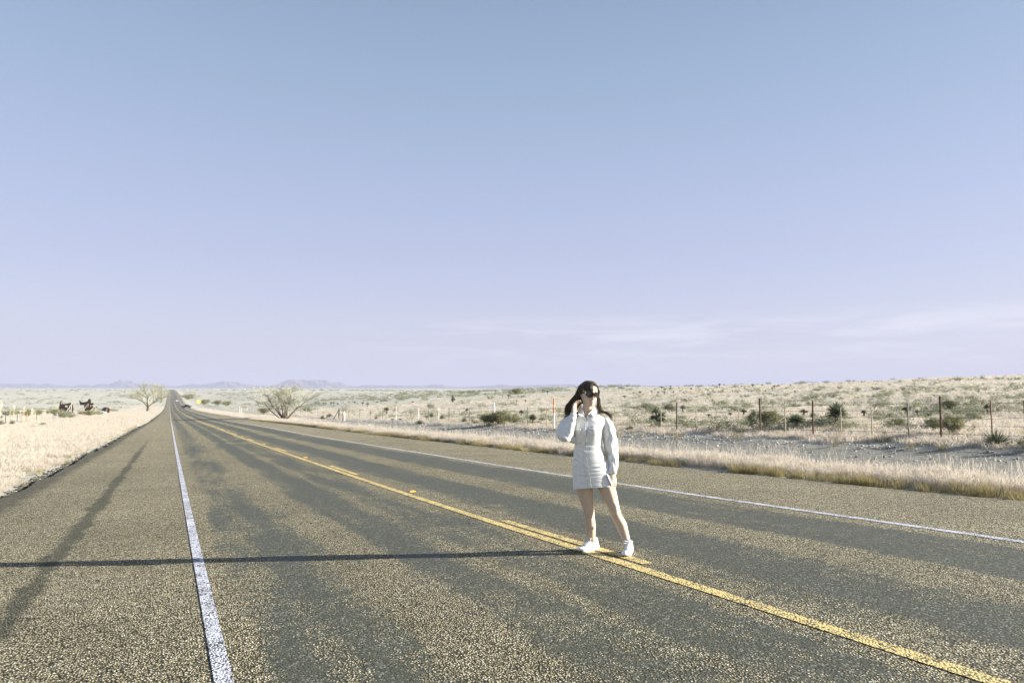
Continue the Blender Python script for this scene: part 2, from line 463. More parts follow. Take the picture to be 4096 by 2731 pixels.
    # tyre scuff on the left shoulder, and the darker frayed rim of the left edge
    sx = nd(N, 'ShaderNodeMapRange'); sx.interpolation_type = 'SMOOTHSTEP'
    ns = nd(N, 'ShaderNodeTexNoise', Scale=1.7, Detail=5.0, Roughness=.65); L.new(pos, ns.inputs['Vector'])
    xa = math_n(N, L, 'ABSOLUTE', math_n(N, L, 'ADD', x, .93))
    xa = math_n(N, L, 'ADD', xa, math_n(N, L, 'MULTIPLY', math_n(N, L, 'SUBTRACT', ns.outputs['Fac'], .5), .42))
    sx.inputs['From Min'].default_value = .13; sx.inputs['From Max'].default_value = .04; L.new(xa, sx.inputs['Value'])
    yl = nd(N, 'ShaderNodeMapRange'); yl.interpolation_type = 'SMOOTHSTEP'; yl.inputs['From Min'].default_value = 46.0; yl.inputs['From Max'].default_value = 26.0; L.new(y, yl.inputs['Value'])
    sf = math_n(N, L, 'MULTIPLY', math_n(N, L, 'MULTIPLY', sx.outputs[0], yl.outputs[0]), .72)
    col = mix_col(N, L, sf, col, (.036, .040, .025))
    xr = nd(N, 'ShaderNodeMapRange'); xr.interpolation_type = 'SMOOTHSTEP'
    xr.inputs['From Min'].default_value = -1.92; xr.inputs['From Max'].default_value = -2.25
    L.new(math_n(N, L, 'ADD', x, math_n(N, L, 'MULTIPLY', math_n(N, L, 'SUBTRACT', ns.outputs['Fac'], .5), .5)), xr.inputs['Value'])
    col = mix_col(N, L, math_n(N, L, 'MULTIPLY', xr.outputs[0], .75), col, (.055, .053, .036))
    L.new(col, b.inputs['Base Color'])
    ro = nd(N, 'ShaderNodeMapRange'); ro.inputs['To Min'].default_value = .92; ro.inputs['To Max'].default_value = .6; L.new(dkf, ro.inputs['Value'])
    L.new(ro.outputs[0], b.inputs['Roughness'])
    b.inputs['Specular IOR Level'].default_value = .3
    hgt = math_n(N, L, 'SUBTRACT', math_n(N, L, 'MULTIPLY', sc.outputs[2], .45), vo.outputs['Distance'])
    bp = nd(N, 'ShaderNodeBump', Distance=.013); L.new(hgt, bp.inputs['Height'])
    bs = nd(N, 'ShaderNodeMapRange'); bs.inputs['To Min'].default_value = .95; bs.inputs['To Max'].default_value = .22; L.new(dkf, bs.inputs['Value'])
    L.new(bs.outputs[0], bp.inputs['Strength'])
    L.new(bp.outputs[0], b.inputs['Normal'])
    return m
M_ASPHALT = asphalt_material()

def paint_material(name, col, wear):
    """road paint lying on the chips, worn through between them"""
    m, nt, N, L, b = new_mat(name)
    g = N.new('ShaderNodeNewGeometry'); pos = g.outputs['Position']
    vo, sc = stones(N, L, pos, 74.0)
    n1 = nd(N, 'ShaderNodeTexNoise', Scale=5.0, Detail=6.0, Roughness=.7); L.new(pos, n1.inputs['Vector'])
    q = math_n(N, L, 'ADD', math_n(N, L, 'MULTIPLY', vo.outputs['Distance'], 1.0), math_n(N, L, 'MULTIPLY', math_n(N, L, 'SUBTRACT', n1.outputs['Fac'], .5), 1.1))
    q = math_n(N, L, 'ADD', q, math_n(N, L, 'MULTIPLY', math_n(N, L, 'SUBTRACT', sc.outputs[1], .5), .35))
    r = nd(N, 'ShaderNodeMapRange'); r.interpolation_type = 'SMOOTHSTEP'; r.inputs['From Min'].default_value = wear; r.inputs['From Max'].default_value = wear + .18; L.new(q, r.inputs['Value'])
    c1 = mix_col(N, L, sc.outputs[0], tuple(x * .85 for x in col), col)
    c = mix_col(N, L, r.outputs[0], c1, (.10, .095, .07))
    L.new(c, b.inputs['Base Color']); b.inputs['Roughness'].default_value = .8; b.inputs['Specular IOR Level'].default_value = .2
    bp = nd(N, 'ShaderNodeBump', Strength=.6, Distance=.009); bp.invert = True; L.new(vo.outputs['Distance'], bp.inputs['Height']); L.new(bp.outputs[0], b.inputs['Normal'])
    return m
M_WHITE = paint_material('white_road_paint', (.70, .71, .77), .50)
M_YELLOW = paint_material('yellow_road_paint', (.82, .63, .25), .52)

road_s = s_lines[(s_lines >= -70) & (s_lines <= 2600)]
edgeL = lambda s: -2.45 + .05 * np.sin(s * 2.9 + 3 * np.sin(s * .8)) + .04 * np.sin(s * 1.7) + .03 * np.sin(s * 4.3 + 1) + .03 * np.sin(s * .37)
edgeR = lambda s: 10.55 + .05 * np.sin(s * 1.3 + 2) + .03 * np.sin(s * 3.9) + .04 * np.sin(s * .31)
def strip(name, ta, tb, ss, dz, mat_, parent=None, skirt=0.0):
    n = len(ss)
    A = np.array([ta(s) if callable(ta) else ta for s in ss]); B = np.array([tb(s) if callable(tb) else tb for s in ss])
    z = zr(ss) + dz
    cols = [np.stack([A, ss, z], -1), np.stack([B, ss, z], -1)]
    if skirt:
        cols = [np.stack([A - .06, ss, z - skirt], -1)] + cols + [np.stack([B + .06, ss, z - skirt], -1)]
    k = len(cols)
    v = np.concatenate(cols)
    f = []
    for c in range(k - 1):
        a, b_ = c * n, (c + 1) * n
        f += [(a + i, b_ + i, b_ + i + 1, a + i + 1) for i in range(n - 1)]
    me = bpy.data.meshes.new(name); me.from_pydata(v.tolist(), [], f); me.materials.append(mat_)
    return link(name, me, parent)
road = tag(strip('road', edgeL, edgeR, road_s, 0.0, M_ASPHALT, None, .16), kind='structure')
LINE_L, LINE_Y, LINE_R = .29, 3.60, 7.44
strip('edge_line', LINE_L - .044, LINE_L + .044, road_s, .004, M_WHITE, road)
strip('edge_line', LINE_R - .060, LINE_R + .060, road_s[road_s < 395], .004, M_WHITE, road)
strip('edge_line', LINE_R - .060, LINE_R + .060, road_s[(road_s > 440)], .004, M_WHITE, road)
strip('centre_line', LINE_Y - .062, LINE_Y + .062, road_s, .004, M_YELLOW, road)
def sub(s0, s1):
    i = s_lines[(s_lines > s0 + .02) & (s_lines < s1 - .02)]
    return np.concatenate([[s0], i, [s1]])
M_REFL = simple('amber_reflector', (.85, .48, .05), .3, .1)
d0 = 4.9
for k in range(40):
    a = d0 + 10.3 * k
    strip('dash', LINE_Y + .115, LINE_Y + .225, sub(a, a + 2.85), .004, M_YELLOW, road)
    if k < 12:
        mb = MB(); s_ = a + 6.55
        z_ = float(zr(s_))
        mb.loft([[(LINE_Y + .195 + sx * w_, s_ + sy * w_, z_ + h_) for sx, sy in ((-1, -1), (1, -1), (1, 1), (-1, 1))] for w_, h_ in ((.055, .001), (.052, .010), (.034, .018))])
        mb.build('reflector', M_REFL, road)
# thin cast shadow across the road, laid on as a dark painted strip
M_ROADSHADE = simple('painted_road_shadow', (.03, .03, .028), .5, .2)
mb = MB()
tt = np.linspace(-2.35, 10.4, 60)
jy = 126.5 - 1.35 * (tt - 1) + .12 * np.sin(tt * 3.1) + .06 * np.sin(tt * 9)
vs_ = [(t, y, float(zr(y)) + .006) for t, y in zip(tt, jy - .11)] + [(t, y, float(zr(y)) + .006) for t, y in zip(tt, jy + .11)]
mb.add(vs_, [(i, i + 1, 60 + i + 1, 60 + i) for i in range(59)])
mb.build('shadow_strip', M_ROADSHADE, road)

# ------------------------------------------------------------------ mountains
prof = [(-400, 1545), (-300, 1536), (-200, 1541), (-90, 1534), (0, 1533.6), (71, 1536), (143, 1533.6), (154, 1540), (193, 1533.6), (228, 1540), (296, 1543), (332, 1536.5), (375, 1542), (393, 1536.5), (443, 1535.7),
        (460, 1528), (477, 1523), (484, 1514.5), (491, 1517), (500, 1523), (532, 1523), (537, 1531), (575, 1536.5), (643, 1541), (686, 1543.5), (719, 1543.5), (746, 1539), (780, 1534), (800, 1539.5), (838, 1535),
        (882, 1526.5), (896, 1523), (954, 1528), (974, 1534), (1025, 1541), (1100, 1541), (1120, 1531.6), (1140, 1524), (1158, 1518), (1212, 1518), (1229, 1521), (1270, 1518), (1310, 1521), (1321, 1528), (1365, 1529),
        (1392, 1543.5), (1411, 1542), (1426, 1545.7), (1465, 1539), (1541, 1543), (1557, 1540), (1618, 1542), (1706, 1543), (1721, 1539), (1775, 1538), (1798, 1545.7), (1847, 1548.7), (1924, 1544), (2020, 1538),
        (2058, 1542), (2154, 1539), (2250, 1536), (2450, 1545), (2640, 1542), (2800, 1546), (3200, 1547), (4400, 1548)]
pxs = np.array([p[0] for p in prof], float); pys = np.array([p[1] for p in prof], float)
M_ROCK = simple('mountain_rock', (.16, .14, .12), .95, .35, .004, spec=.05, coord='Object')
DM = 9000.0
ax = np.arange(-420, 3300, 3.0)
top = (HOR - np.interp(ax, pxs, pys)) / FPX * DM
top = top + 1.6 * np.sin(ax * .31) + 1.0 * np.sin(ax * .83 + 1) + .8 * np.sin(ax * 1.9)
rows = []
offs = [-900, -620, -420, -260, -120, 0, 160, 420, 900]
hk = [0, .10, .28, .52, .82, 1, .85, .45, 0]
for o_, h_ in zip(offs, hk):
    gul = 1 + .10 * np.sin(ax * .12 + o_ * .01) * np.sin(ax * .047 + 2) * (4 * h_ * (1 - h_)) + .05 * np.sin(ax * .31 + o_ * .006) * (4 * h_ * (1 - h_))
    d = DM + o_ * (.6 + .4 * np.clip(top / 120, 0, 1)) + 60 * np.sin(ax * .09 + o_)
    u = (ax - 2048) / FPX
    X, Y = CT * u * d + ST * d, -ST * u * d + CT * d
    base = land(X, Y) - 3
    Z = base + np.maximum(CAM.z + top - (base), 0) * np.clip(h_ * gul, 0, 1)
    rows.append(np.stack([X, Y, Z], -1))
n = len(ax)
v = np.concatenate(rows)
f = [(r * n + i, r * n + i + 1, (r + 1) * n + i + 1, (r + 1) * n + i) for r in range(len(rows) - 1) for i in range(n - 1)]
me = bpy.data.meshes.new('mountains'); me.from_pydata(v.tolist(), [], f); me.materials.append(M_ROCK)
tag(link('mountains', me), kind='structure')

# ------------------------------------------------------------------ haze
mb = MB()
mb.box((0, 0, 0), (1, 1, 1))
m = bpy.data.materials.new('air_haze'); m.use_nodes = True
N, L = m.node_tree.nodes, m.node_tree.links
N.clear()
vo_ = N.new('ShaderNodeVolumePrincipled')
vo_.inputs['Color'].default_value = (.50, .52, .66, 1)
vo_.inputs['Density'].default_value = 0.00017
vo_.inputs['Anisotropy'].default_value = 0.0
o_ = N.new('ShaderNodeOutputMaterial')
L.new(vo_.outputs[0], o_.inputs['Volume'])
haze = mb.build('haze', m)
ztop, zbot = 260.0, float(ZZ.min()) - 1.0
haze.scale = (40000, 44000, ztop - zbot)
haze.location = (3000, 12500, (ztop + zbot) / 2)
haze['kind'] = 'stuff'
# ------------------------------------------------------------------ plant materials
M_YUCCA = simple('yucca_leaf', (.165, .195, .115), .5, .3, 3.0, transl=.15, rnd=.15, spec=.35)
M_SKIRT = simple('dead_yucca_leaf', (.36, .28, .17), .9, .25, 5.0, rnd=.1)
M_STALK = simple('dry_flower_stalk', (.55, .50, .40), .8, .2, 5.0)
M_BARE = simple('grey_twig', (.36, .35, .26), .9, .3, 4.0, rnd=.2)
M_TRUNK = simple('grey_brown_bark', (.14, .115, .085), .9, .35, 8.0, .4, 30.0)
M_BROOM = simple('olive_twig', (.29, .285, .145), .8, .3, 3.0, transl=.1, rnd=.15)
M_GREY = simple('grey_green_leaf', (.27, .28, .175), .85, .25, 3.0, transl=.2, rnd=.15)
M_BUD = simple('pale_budding_twig', (.37, .36, .24), .85, .25, 3.0, transl=.3)
M_GRASS = simple('dry_straw_grass', (.60, .535, .44), .8, .12, 2.0, transl=.40, rnd=.14, spec=.2)
M_GRASSG = simple('olive_bunch_grass', (.36, .30, .145), .85, .25, 3.0, transl=.35, rnd=.18, spec=.2)
M_STONE = simple('pale_field_stone', (.42, .39, .34), .9, .25, 6.0, .4, 30.0, rnd=.35)

def rdir(r, zmin=-.2):
    while True:
        z = r.uniform(zmin, 1); a = r.uniform(0, 2 * math.pi)
        return Vector((math.sqrt(max(0, 1 - z * z)) * math.cos(a), math.sqrt(max(0, 1 - z * z)) * math.sin(a), z))

def blade(mb, p, d, length, width, droop, r, segs=3, fold=.35):
    """a stiff leaf: tapered, folded along its midrib, bending down a little"""
    p = Vector(p); d = d.normalized()
    side = d.cross(Vector((0, 0, 1)))
    if side.length < .05: side = Vector((1, 0, 0))
    side.normalize()
    vs_, fs_ = [], []
    q = p.copy(); dd = d.copy()
    for i in range(segs + 1):
        t = i / segs
        w = width * (.55 + .9 * t if t < .35 else .87 * (1 - t) / .65 + .02)
        nrm = side.cross(dd).normalized()
        vs_ += [q - side * w * .5 + nrm * w * fold, q, q + side * w * .5 + nrm * w * fold]
        dd = (dd + Vector((0, 0, -droop / segs))).normalized()
        q = q + dd * length / segs
    for i in range(segs):
        a = i * 3
        fs_ += [(a, a + 1, a + 4, a + 3), (a + 1, a + 2, a + 5, a + 4)]
    mb.add(vs_, fs_)

def rosette(r, n=110, zmin=-.25, w=.045, c=(0, 0, 0), R=.5, mb=None):
    mb = mb or MB()
    for i in range(n):
        d = rdir(r, zmin)
        if d.z > .6 and r.random() < .35: d = rdir(r, zmin)
        blade(mb, Vector(c) + d * .03, d, R * r.uniform(.75, 1.05), w * r.uniform(.8, 1.2), r.uniform(0, .12), r)
    return mb

class Kit: pass
def yucca_kit(seed, kind):
    """a yucca of overall height 1: low = rosette on the ground, trunk = rosette over a skirt of dead leaves, multi = three heads"""
    r = random.Random(seed)
    k = Kit(); k.parts = []
    if kind == 'low':
        k.parts.append(('rosette', rosette(r, 190, -.02, .075, (0, 0, .08), 1.02).mesh('rosette', M_YUCCA)))
        mb = MB()
        for i in range(36):
            d = rdir(r, -.1); d.z = abs(d.z) * .25
            blade(mb, (0, 0, .09), d, r.uniform(.5, .8), .04, .25, r, 2)
        k.parts.append(('dead_leaves', mb.mesh('dead_leaves', M_SKIRT)))
        k.w = 1.8
    elif kind == 'big':
        k.parts.append(('rosette', rosette(r, 300, -.5, .05, (0, 0, .60), .47).mesh('rosette', M_YUCCA)))
        mb = MB()
        for i in range(150):
            a = r.uniform(0, 6.28); z = r.uniform(.14, .60)
            d = Vector((math.cos(a), math.sin(a), r.uniform(-2.6, -.9)))
            blade(mb, (.03 * math.cos(a), .03 * math.sin(a), z), d, r.uniform(.14, .28), .03, .1, r, 2)
        k.parts.append(('dead_leaf_skirt', mb.mesh('dead_leaf_skirt', M_SKIRT)))
        mb = MB(); mb.tube([(0, 0, -.05), (.01, 0, .3), (0, .01, .62)], [.06, .05, .04], 8)
        k.parts.append(('trunk', mb.mesh('trunk', M_TRUNK)))
        k.w = .8
    elif kind == 'trunk':
        k.parts.append(('rosette', rosette(r, 140, -.4, .07, (0, 0, .66), .40).mesh('rosette', M_YUCCA)))
        mb = MB(); mb.tube([(0, 0, -.05), (.02, 0, .35), (0, .01, .68)], [.075, .07, .05], 7)
        k.parts.append(('trunk', mb.mesh('trunk', M_TRUNK)))
        mb = MB()
        for i in range(60):
            a = r.uniform(0, 6.28); z = r.uniform(.25, .64)
            blade(mb, (.04 * math.cos(a), .04 * math.sin(a), z), Vector((math.cos(a), math.sin(a), r.uniform(-3, -1))), r.uniform(.12, .22), .035, .1, r, 2)
        k.parts.append(('dead_leaf_skirt', mb.mesh('dead_leaf_skirt', M_SKIRT)))
        k.w = .7
    elif kind == 'multi':
        mb = MB(); tr = MB()
        heads = [((.10, .05, .74), .27), ((-.16, -.05, .55), .27), ((.2, -.1, .40), .24), ((-.1, .12, .33), .24)]
        for c, R in heads:
            rosette(r, 95, -.4, .052, c, R * 1.1, mb)
            tr.tube([(c[0] * .15, c[1] * .15, -.05), (c[0] * .6, c[1] * .6, c[2] * .5), c], [.05, .045, .03], 6)
        k.parts += [('rosette', mb.mesh('rosette', M_YUCCA)), ('trunk', tr.mesh('trunk', M_TRUNK))]
        k.w = .75
    else:                                           # far: a dark tuft on a short stem
        mb = rosette(r, 60, -.2, .13, (0, 0, .56), .48)
        k.parts.append(('rosette', mb.mesh('rosette', M_YUCCA)))
        mb = MB(); mb.tube([(0, 0, -.1), (.02, .01, .55)], [.09, .06], 5)
        k.parts.append(('trunk', mb.mesh('trunk', M_TRUNK)))
        k.w = .85
    return k

def grow(r, mb, tips, p, d, length, rad, depth, spread, up, n_sides=4, kids=(2, 4), wob=.25, minr=.002):
    """one limb and, from along it, its smaller limbs"""
    p = Vector(p); d = d.normalized()
    segs = 3 if depth > 0 else 2
    path = [p]; q = p.copy(); dd = d.copy()
    for i in range(segs):
        dd = (dd + Vector((r.uniform(-wob, wob), r.uniform(-wob, wob), r.uniform(-wob, wob) + up))).normalized()
        q = q + dd * length / segs
        path.append(q.copy())
    mb.tube(path, [max(minr, rad * (1 - .55 * i / segs)) for i in range(segs + 1)], n_sides if depth > 0 else 3, cap=False)
    tips.append((path[-1], dd))
    if depth <= 0:
        tips.append(((path[0] + path[-1]) * .5, dd)); return
    for k in range(r.randint(*kids)):
        t = r.uniform(.3, 1.0) if k else 1.0
        i = min(segs - 1, int(t * segs)); f = t * segs - i
        b = path[i].lerp(path[i + 1], f)
        nd_ = (dd + Vector((r.gauss(0, spread), r.gauss(0, spread), r.gauss(0, spread * .7)))).normalized()
        grow(r, mb, tips, b, nd_, length * r.uniform(.5, .8), rad * .55, depth - 1, spread, up, n_sides, kids, wob, minr)

def leaf_quads(r, mb, tips, per, size, spread):
    for p, d in tips:
        for k in range(per):
            c = p + Vector((r.gauss(0, spread), r.gauss(0, spread), r.gauss(0, spread)))
            a = rdir(r, -1) * size * r.uniform(.6, 1.3); b = rdir(r, -1).cross(a)
            if b.length < 1e-5: continue
            b = b.normalized() * size * .5
            mb.add([c - a, c - b, c + a, c + b], [(0, 1, 2, 3)])

def normalise(mbs, h=1.0):
    zs_ = sorted(v[2] for m in mbs for v in m.v)
    z = zs_[int(len(zs_) * .985)]
    xs = sorted(v[0] for m in mbs for v in m.v)
    k = h / z
    for m in mbs: m.v = [(a * k, b * k, c * k) for a, b, c in m.v]
    return k * (xs[int(len(xs) * .95)] - xs[int(len(xs) * .05)])

def bush_kit(seed, kind):
    r = random.Random(seed); k = Kit()
    tw, lf, tips = MB(), MB(), []
    if kind == 'bare':            # open winter shrub: many grey twigs, hardly a leaf
        for i in range(r.randint(7, 10)):
            a = r.uniform(0, 6.28)
            d = Vector((math.cos(a) * r.uniform(.2, .95), math.sin(a) * r.uniform(.2, .95), 1))
            grow(r, tw, tips, (r.gauss(0, .03), r.gauss(0, .03), -.03), d, r.uniform(.42, .6), .016, 3, .42, .05, 4, (2, 4), .22, .0030)
        leaf_quads(r, lf, tips, 1, .012, .02)
        mats = (M_BARE, M_GREY)
    elif kind == 'broom':         # dense olive shrub of upright green twigs
        for i in range(34):
            a = r.uniform(0, 6.28); s_ = abs(r.gauss(0, .55))
            d = Vector((math.cos(a) * s_, math.sin(a) * s_, 1))
            grow(r, tw, tips, (r.gauss(0, .09), r.gauss(0, .09), -.03), d, r.uniform(.45, .6), .010, 2, .26, .08, 3, (3, 5), .12, .0045)
        leaf_quads(r, lf, tips, 4, .026, .038)
        mats = (M_BROOM, M_BROOM)
    elif kind == 'grey':          # soft grey-green shrub
        for i in range(16):
            a = r.uniform(0, 6.28); s_ = abs(r.gauss(0, .8))
            d = Vector((math.cos(a) * s_, math.sin(a) * s_, 1))
            grow(r, tw, tips, (r.gauss(0, .06), r.gauss(0, .06), -.03), d, r.uniform(.4, .6), .011, 2, .4, .04, 3, (3, 4), .2, .0035)
        leaf_quads(r, lf, tips, 9, .026, .045)
        mats = (M_BARE, M_GREY)
    else:                         # far: small dark shrub
        for i in range(9):
            a = r.uniform(0, 6.28)
            d = Vector((math.cos(a) * .8, math.sin(a) * .8, r.uniform(.4, 1)))
            grow(r, tw, tips, (0, 0, -.05), d, .55, .02, 1, .45, .02, 3, (3, 4), .2, .006)
        leaf_quads(r, lf, tips, 5, .055, .07)
        mats = (M_BARE, M_YUCCA if kind == 'dark' else M_GREY)
    k.w = normalise([tw, lf])
    k.parts = [('twigs', tw.mesh('twigs', mats[0])), ('foliage', lf.mesh('foliage', mats[1]))]
    return k

KITS = {}
for kind, n in (('low', 3), ('big', 1), ('trunk', 3), ('multi', 2), ('far', 4)):
    for i in range(n): KITS[kind, i] = yucca_kit(100 + 17 * i + hash(kind) % 1 + len(kind), kind)
for kind, n in (('bare', 4), ('broom', 3), ('grey', 4), ('scrub', 4), ('dark', 3)):
    for i in range(n): KITS[kind, i] = bush_kit(300 + 31 * i + len(kind) * 3, kind)
NK = {}
for kind, i in KITS: NK[kind] = max(NK.get(kind, 0), i + 1)
PROTO = {}
YUCCA_KINDS = ('low', 'big', 'trunk', 'multi', 'far')
plant_rng = random.Random(5)
PLANTS = []
def plant(kind, px, py, hpx, wpx, label, group=None, name=None, simple_one=False):
    """stands a plant where the photograph has it: base at (px, py), height and width as they measure there"""
    p, dep = at(px, py)
    h, w = hpx / FPX * dep, wpx / FPX * dep
    i = plant_rng.randrange(NK[kind])
    k = KITS[kind, i]
    if (kind, i) not in PROTO:
        o = empty(name or ('yucca' if kind in YUCCA_KINDS else 'shrub'), p)
        for pn, me in k.parts: link(pn, me, o)
        PROTO[kind, i] = o
    else:
        o = copy_tree(PROTO[kind, i])
    o.name = name or ('yucca' if kind in YUCCA_KINDS else 'shrub')
    o.location = p - Vector((0, 0, .02 * h))
    o.rotation_euler = (0, 0, plant_rng.uniform(0, 6.28))
    sx = w / k.w
    sx = min(max(sx, h * .45), h * 2.2)
    o.scale = (sx, sx, h)
    if group is None and 'group' in o: del o['group']
    tag(o, label, 'yucca' if kind in YUCCA_KINDS else 'shrub', group)
    if group: PLANTS.append((o, kind, px, py))
    return o
def z7(*a): return [3250 + .3826 * a[0], 1450 + .3826 * a[1], .3826 * a[2], .3826 * a[3]]
def z6(*a): return [2450 + .3614 * a[0], 1450 + .3614 * a[1], .3614 * a[2], .3614 * a[3]]
def z5(*a): return [1350 + .3827 * a[0], 1450 + .3827 * a[1], .3827 * a[2], .3827 * a[3]]
def z4(*a): return [600 + .34 * a[0], 1450 + .34 * a[1], .34 * a[2], .34 * a[3]]
def zl(*a): return [.1105 * a[0], 1580 + .1105 * a[1], .1105 * a[2], .1105 * a[3]]
def zs(*a): return [200 + .119 * a[0], 1570 + .119 * a[1], .119 * a[2], .119 * a[3]]

# the plants that stand out one by one
plant('low', *z7(1885, 868, 185, 300), 'big spiky green yucca rosette at the gravel edge, nearest plant at the far right')
plant('scrub', *z7(2185, 905, 160, 170), 'brown-green tussocky shrub cut by the right picture edge beside the big spiky yucca')
plant('big', *z7(235, 690, 290, 215), 'tall shaggy yucca with a hanging skirt of dead leaves')
plant('low', *z7(85, 690, 125, 110), 'round yucca just left of the tall shaggy one')
plant('trunk', *z7(960, 548, 95, 95), 'short-stemmed yucca between two fence posts with a smaller yucca at its right')
plant('trunk', *z7(1075, 560, 72, 60), 'small yucca on a short stem, middle of three yuccas left of the corner post')
plant('low', *z7(1175, 566, 72, 120), 'wide low yucca, closest of three yuccas to the tall brown corner post')
plant('trunk', *z7(1805, 545, 122, 76), 'slim yucca on a dark trunk standing above the big spiky rosette')
plant('trunk', *z7(520, 570, 82, 72), 'pale thin yucca beneath two bare saplings on the right slope')
plant('bare', *z7(2050, 540, 180, 260), 'widest bare grey shrub on the slope near the right picture edge')
plant('bare', *z7(1310, 512, 150, 170), 'bare grey shrub directly behind the tall brown corner post')
plant('broom', *z7(1415, 505, 115, 115), 'rounded olive shrub just right of the top of the tall brown corner post')
plant('bare', *z7(1170, 475, 110, 120), 'bare twiggy shrub left of the tall brown corner post')
plant('broom', *z7(1440, 765, 220, 180), 'large olive shrub behind the fence, right of the tall brown corner post')
plant('broom', *z7(1260, 722, 150, 150), 'olive shrub behind the fence, left of the tall brown corner post')
plant('grey', *z7(1660, 612, 110, 160), 'airy grey-green shrub midway between the corner post and the right picture edge')
plant('broom', *z7(860, 695, 120, 140), 'olive shrub with crooked stems behind the fence, right of the shaggy yucca')
plant('bare', *z7(690, 492, 135, 85), 'slender bare sapling, right one of a pair on the right slope')
plant('bare', *z7(630, 492, 112, 75), 'slender bare sapling, left one of a pair on the right slope')
plant('grey', *z7(790, 590, 70, 80), 'small tufted green shrub below the pair of bare saplings')
plant('bare', *z7(985, 418, 80, 115), 'bare shrub whose twigs spread behind a thin fence post on the right slope')
plant('bare', *z7(790, 352, 90, 115), 'dark forked bare shrub high on the right slope under the skyline')
plant('multi', *z6(495, 708, 235, 180), 'many-headed yucca on a thick pale trunk right of the woman, behind the fence')
plant('low', *z6(185, 742, 62, 100), 'low yucca on the gravel bank just right of the woman')
plant('bare', *z6(215, 645, 130, 160), 'bare bush beside the woman\'s shoulder, behind a thin fence post')
plant('trunk', *z6(770, 556, 92, 62), 'narrow yucca on the slope right of the dark iron fence post')
plant('trunk', *z6(1055, 612, 50, 60), 'small round yucca between two thin wire-fence posts, lone in pale grass')
plant('trunk', *z6(1290, 597, 50, 56), 'small yucca left of the twin-headed yucca and thick rusty post')
plant('trunk', *z6(1440, 592, 82, 76), 'yucca with a fan of leaves up left of the thick rusty fence post')
plant('multi', *z6(1535, 722, 210, 125), 'tall clump of yucca heads touching the thick rusty fence post')
plant('broom', *z6(1715, 725, 200, 215), 'loose yellow-olive shrub directly right of the thick rusty fence post')
plant('low', *z6(1470, 712, 82, 105), 'dark yucca rosette at the foot of the tall yucca clump')
plant('grey', *z6(1410, 798, 85, 118), 'grey-green tuft on the bank in front of the tall yucca clump')
plant('big', *z6(2015, 742, 178, 205), 'fan-shaped yucca with widely spread leaves between two rusty fence posts')
plant('trunk', *z6(2100, 602, 92, 105), 'dark yucca above the fan-shaped one')
plant('low', *z6(2205, 602, 72, 95), 'yucca half behind the upper part of a rusty fence post')
plant('bare', *z6(1895, 525, 150, 125), 'bare sapling with a forked crown behind the rusty-post fence')
plant('bare', *z6(320, 462, 95, 92), 'dark forked bare bush on the slope upper right of the woman\'s head')
plant('bare', *z6(680, 450, 105, 85), 'bare leaning sapling above the dark iron fence post')
plant('grey', *z6(380, 548, 105, 205), 'wide grey-green shrub behind the many-headed yucca')
plant('grey', *z6(635, 548, 105, 165), 'grey-green shrub left of the dark iron fence post top')
plant('grey', *z6(745, 642, 82, 92), 'grey-green shrub at the right foot of the dark iron fence post')
plant('bare', *z6(905, 548, 95, 190), 'wide bare thicket midway between the iron post and the thick rusty post')
plant('trunk', *z6(132, 398, 36, 32), 'single dark tuft alone on pale grass right of the woman\'s sunglasses')
plant('broom', *z5(1590, 657, 125, 180), 'dense dark olive bush at the gravel edge, left of the pair behind the white post')
plant('broom', *z5(1705, 652, 145, 175), 'dense olive bush right behind the thick white fence post')
plant('broom', *z5(1835, 632, 80, 150), 'lower olive bush at the right end of the clump behind the white post')
plant('dark', *z5(1430, 340, 46, 95), 'dark rounded shrub on the skyline, left of the larger one, left of the woman')
plant('broom', *z5(1875, 332, 66, 128), 'largest rounded shrub on the skyline left of the woman')
plant('dark', *z5(2255, 302, 36, 74), 'shrub on the skyline just left of the orange-topped marker')
plant('big', *z5(2040, 642, 112, 88), 'yucca with a dark trunk between the olive bush clump and the orange-topped marker')
plant('trunk', *z5(1920, 562, 72, 52), 'thin dark yucca behind the right end of the olive bush clump')
plant('low', *z5(990, 572, 72, 66), 'spreading yucca behind the fence, left of the dark bush shadow')
plant('low', *z5(1100, 592, 66, 86), 'yucca leaning right behind the fence above the gravel track')
plant('low', *z5(865, 637, 52, 98), 'wide yucca at the gravel edge casting a short shadow on the track')
plant('low', *z5(410, 592, 46, 50), 'small yucca behind the distant fence near a pale dead trunk')
plant('trunk', *z5(520, 542, 82, 74), 'yucca with a drooping head and pale dead flowers in the middle distance')
plant('low', *z5(1330, 617, 57, 84), 'yellow-green yucca behind the fence, left of the dense olive bush')
plant('dark', *z5(1432, 647, 52, 64), 'small shrub at the left foot of the dense olive bush')
plant('trunk', *z5(1355, 532, 62, 34), 'upright narrow yucca behind a thin fence post left of the white post')
plant('multi', *z5(1210, 417, 78, 56), 'tall dark twin-stemmed yucca on the slope in the middle distance')
plant('bare', *z5(780, 602, 152, 200), 'large bare shrub behind the fence left of the long bush shadow')
plant('bare', *z5(80, 517, 72, 118), 'bare rounded shrub in the middle distance, left of its twin')
plant('bare', *z5(172, 542, 92, 116), 'bare rounded shrub in the middle distance, right of its twin')
plant('bare', *z5(590, 522, 82, 98), 'bare bush beside the yucca with pale dead flowers')
plant('bare', *z5(1350, 432, 62, 96), 'bare bush on the slope above the upright narrow yucca')
plant('grey', *z5(972, 482, 72, 66), 'tall narrow grey shrub up the slope behind two yuccas')
plant('bare', *z4(2290, 582, 82, 135), 'bare bush nearest right of the big bare tree')
plant('broom', *z4(1350, 602, 72, 150), 'olive bush at the left foot of the big bare tree')
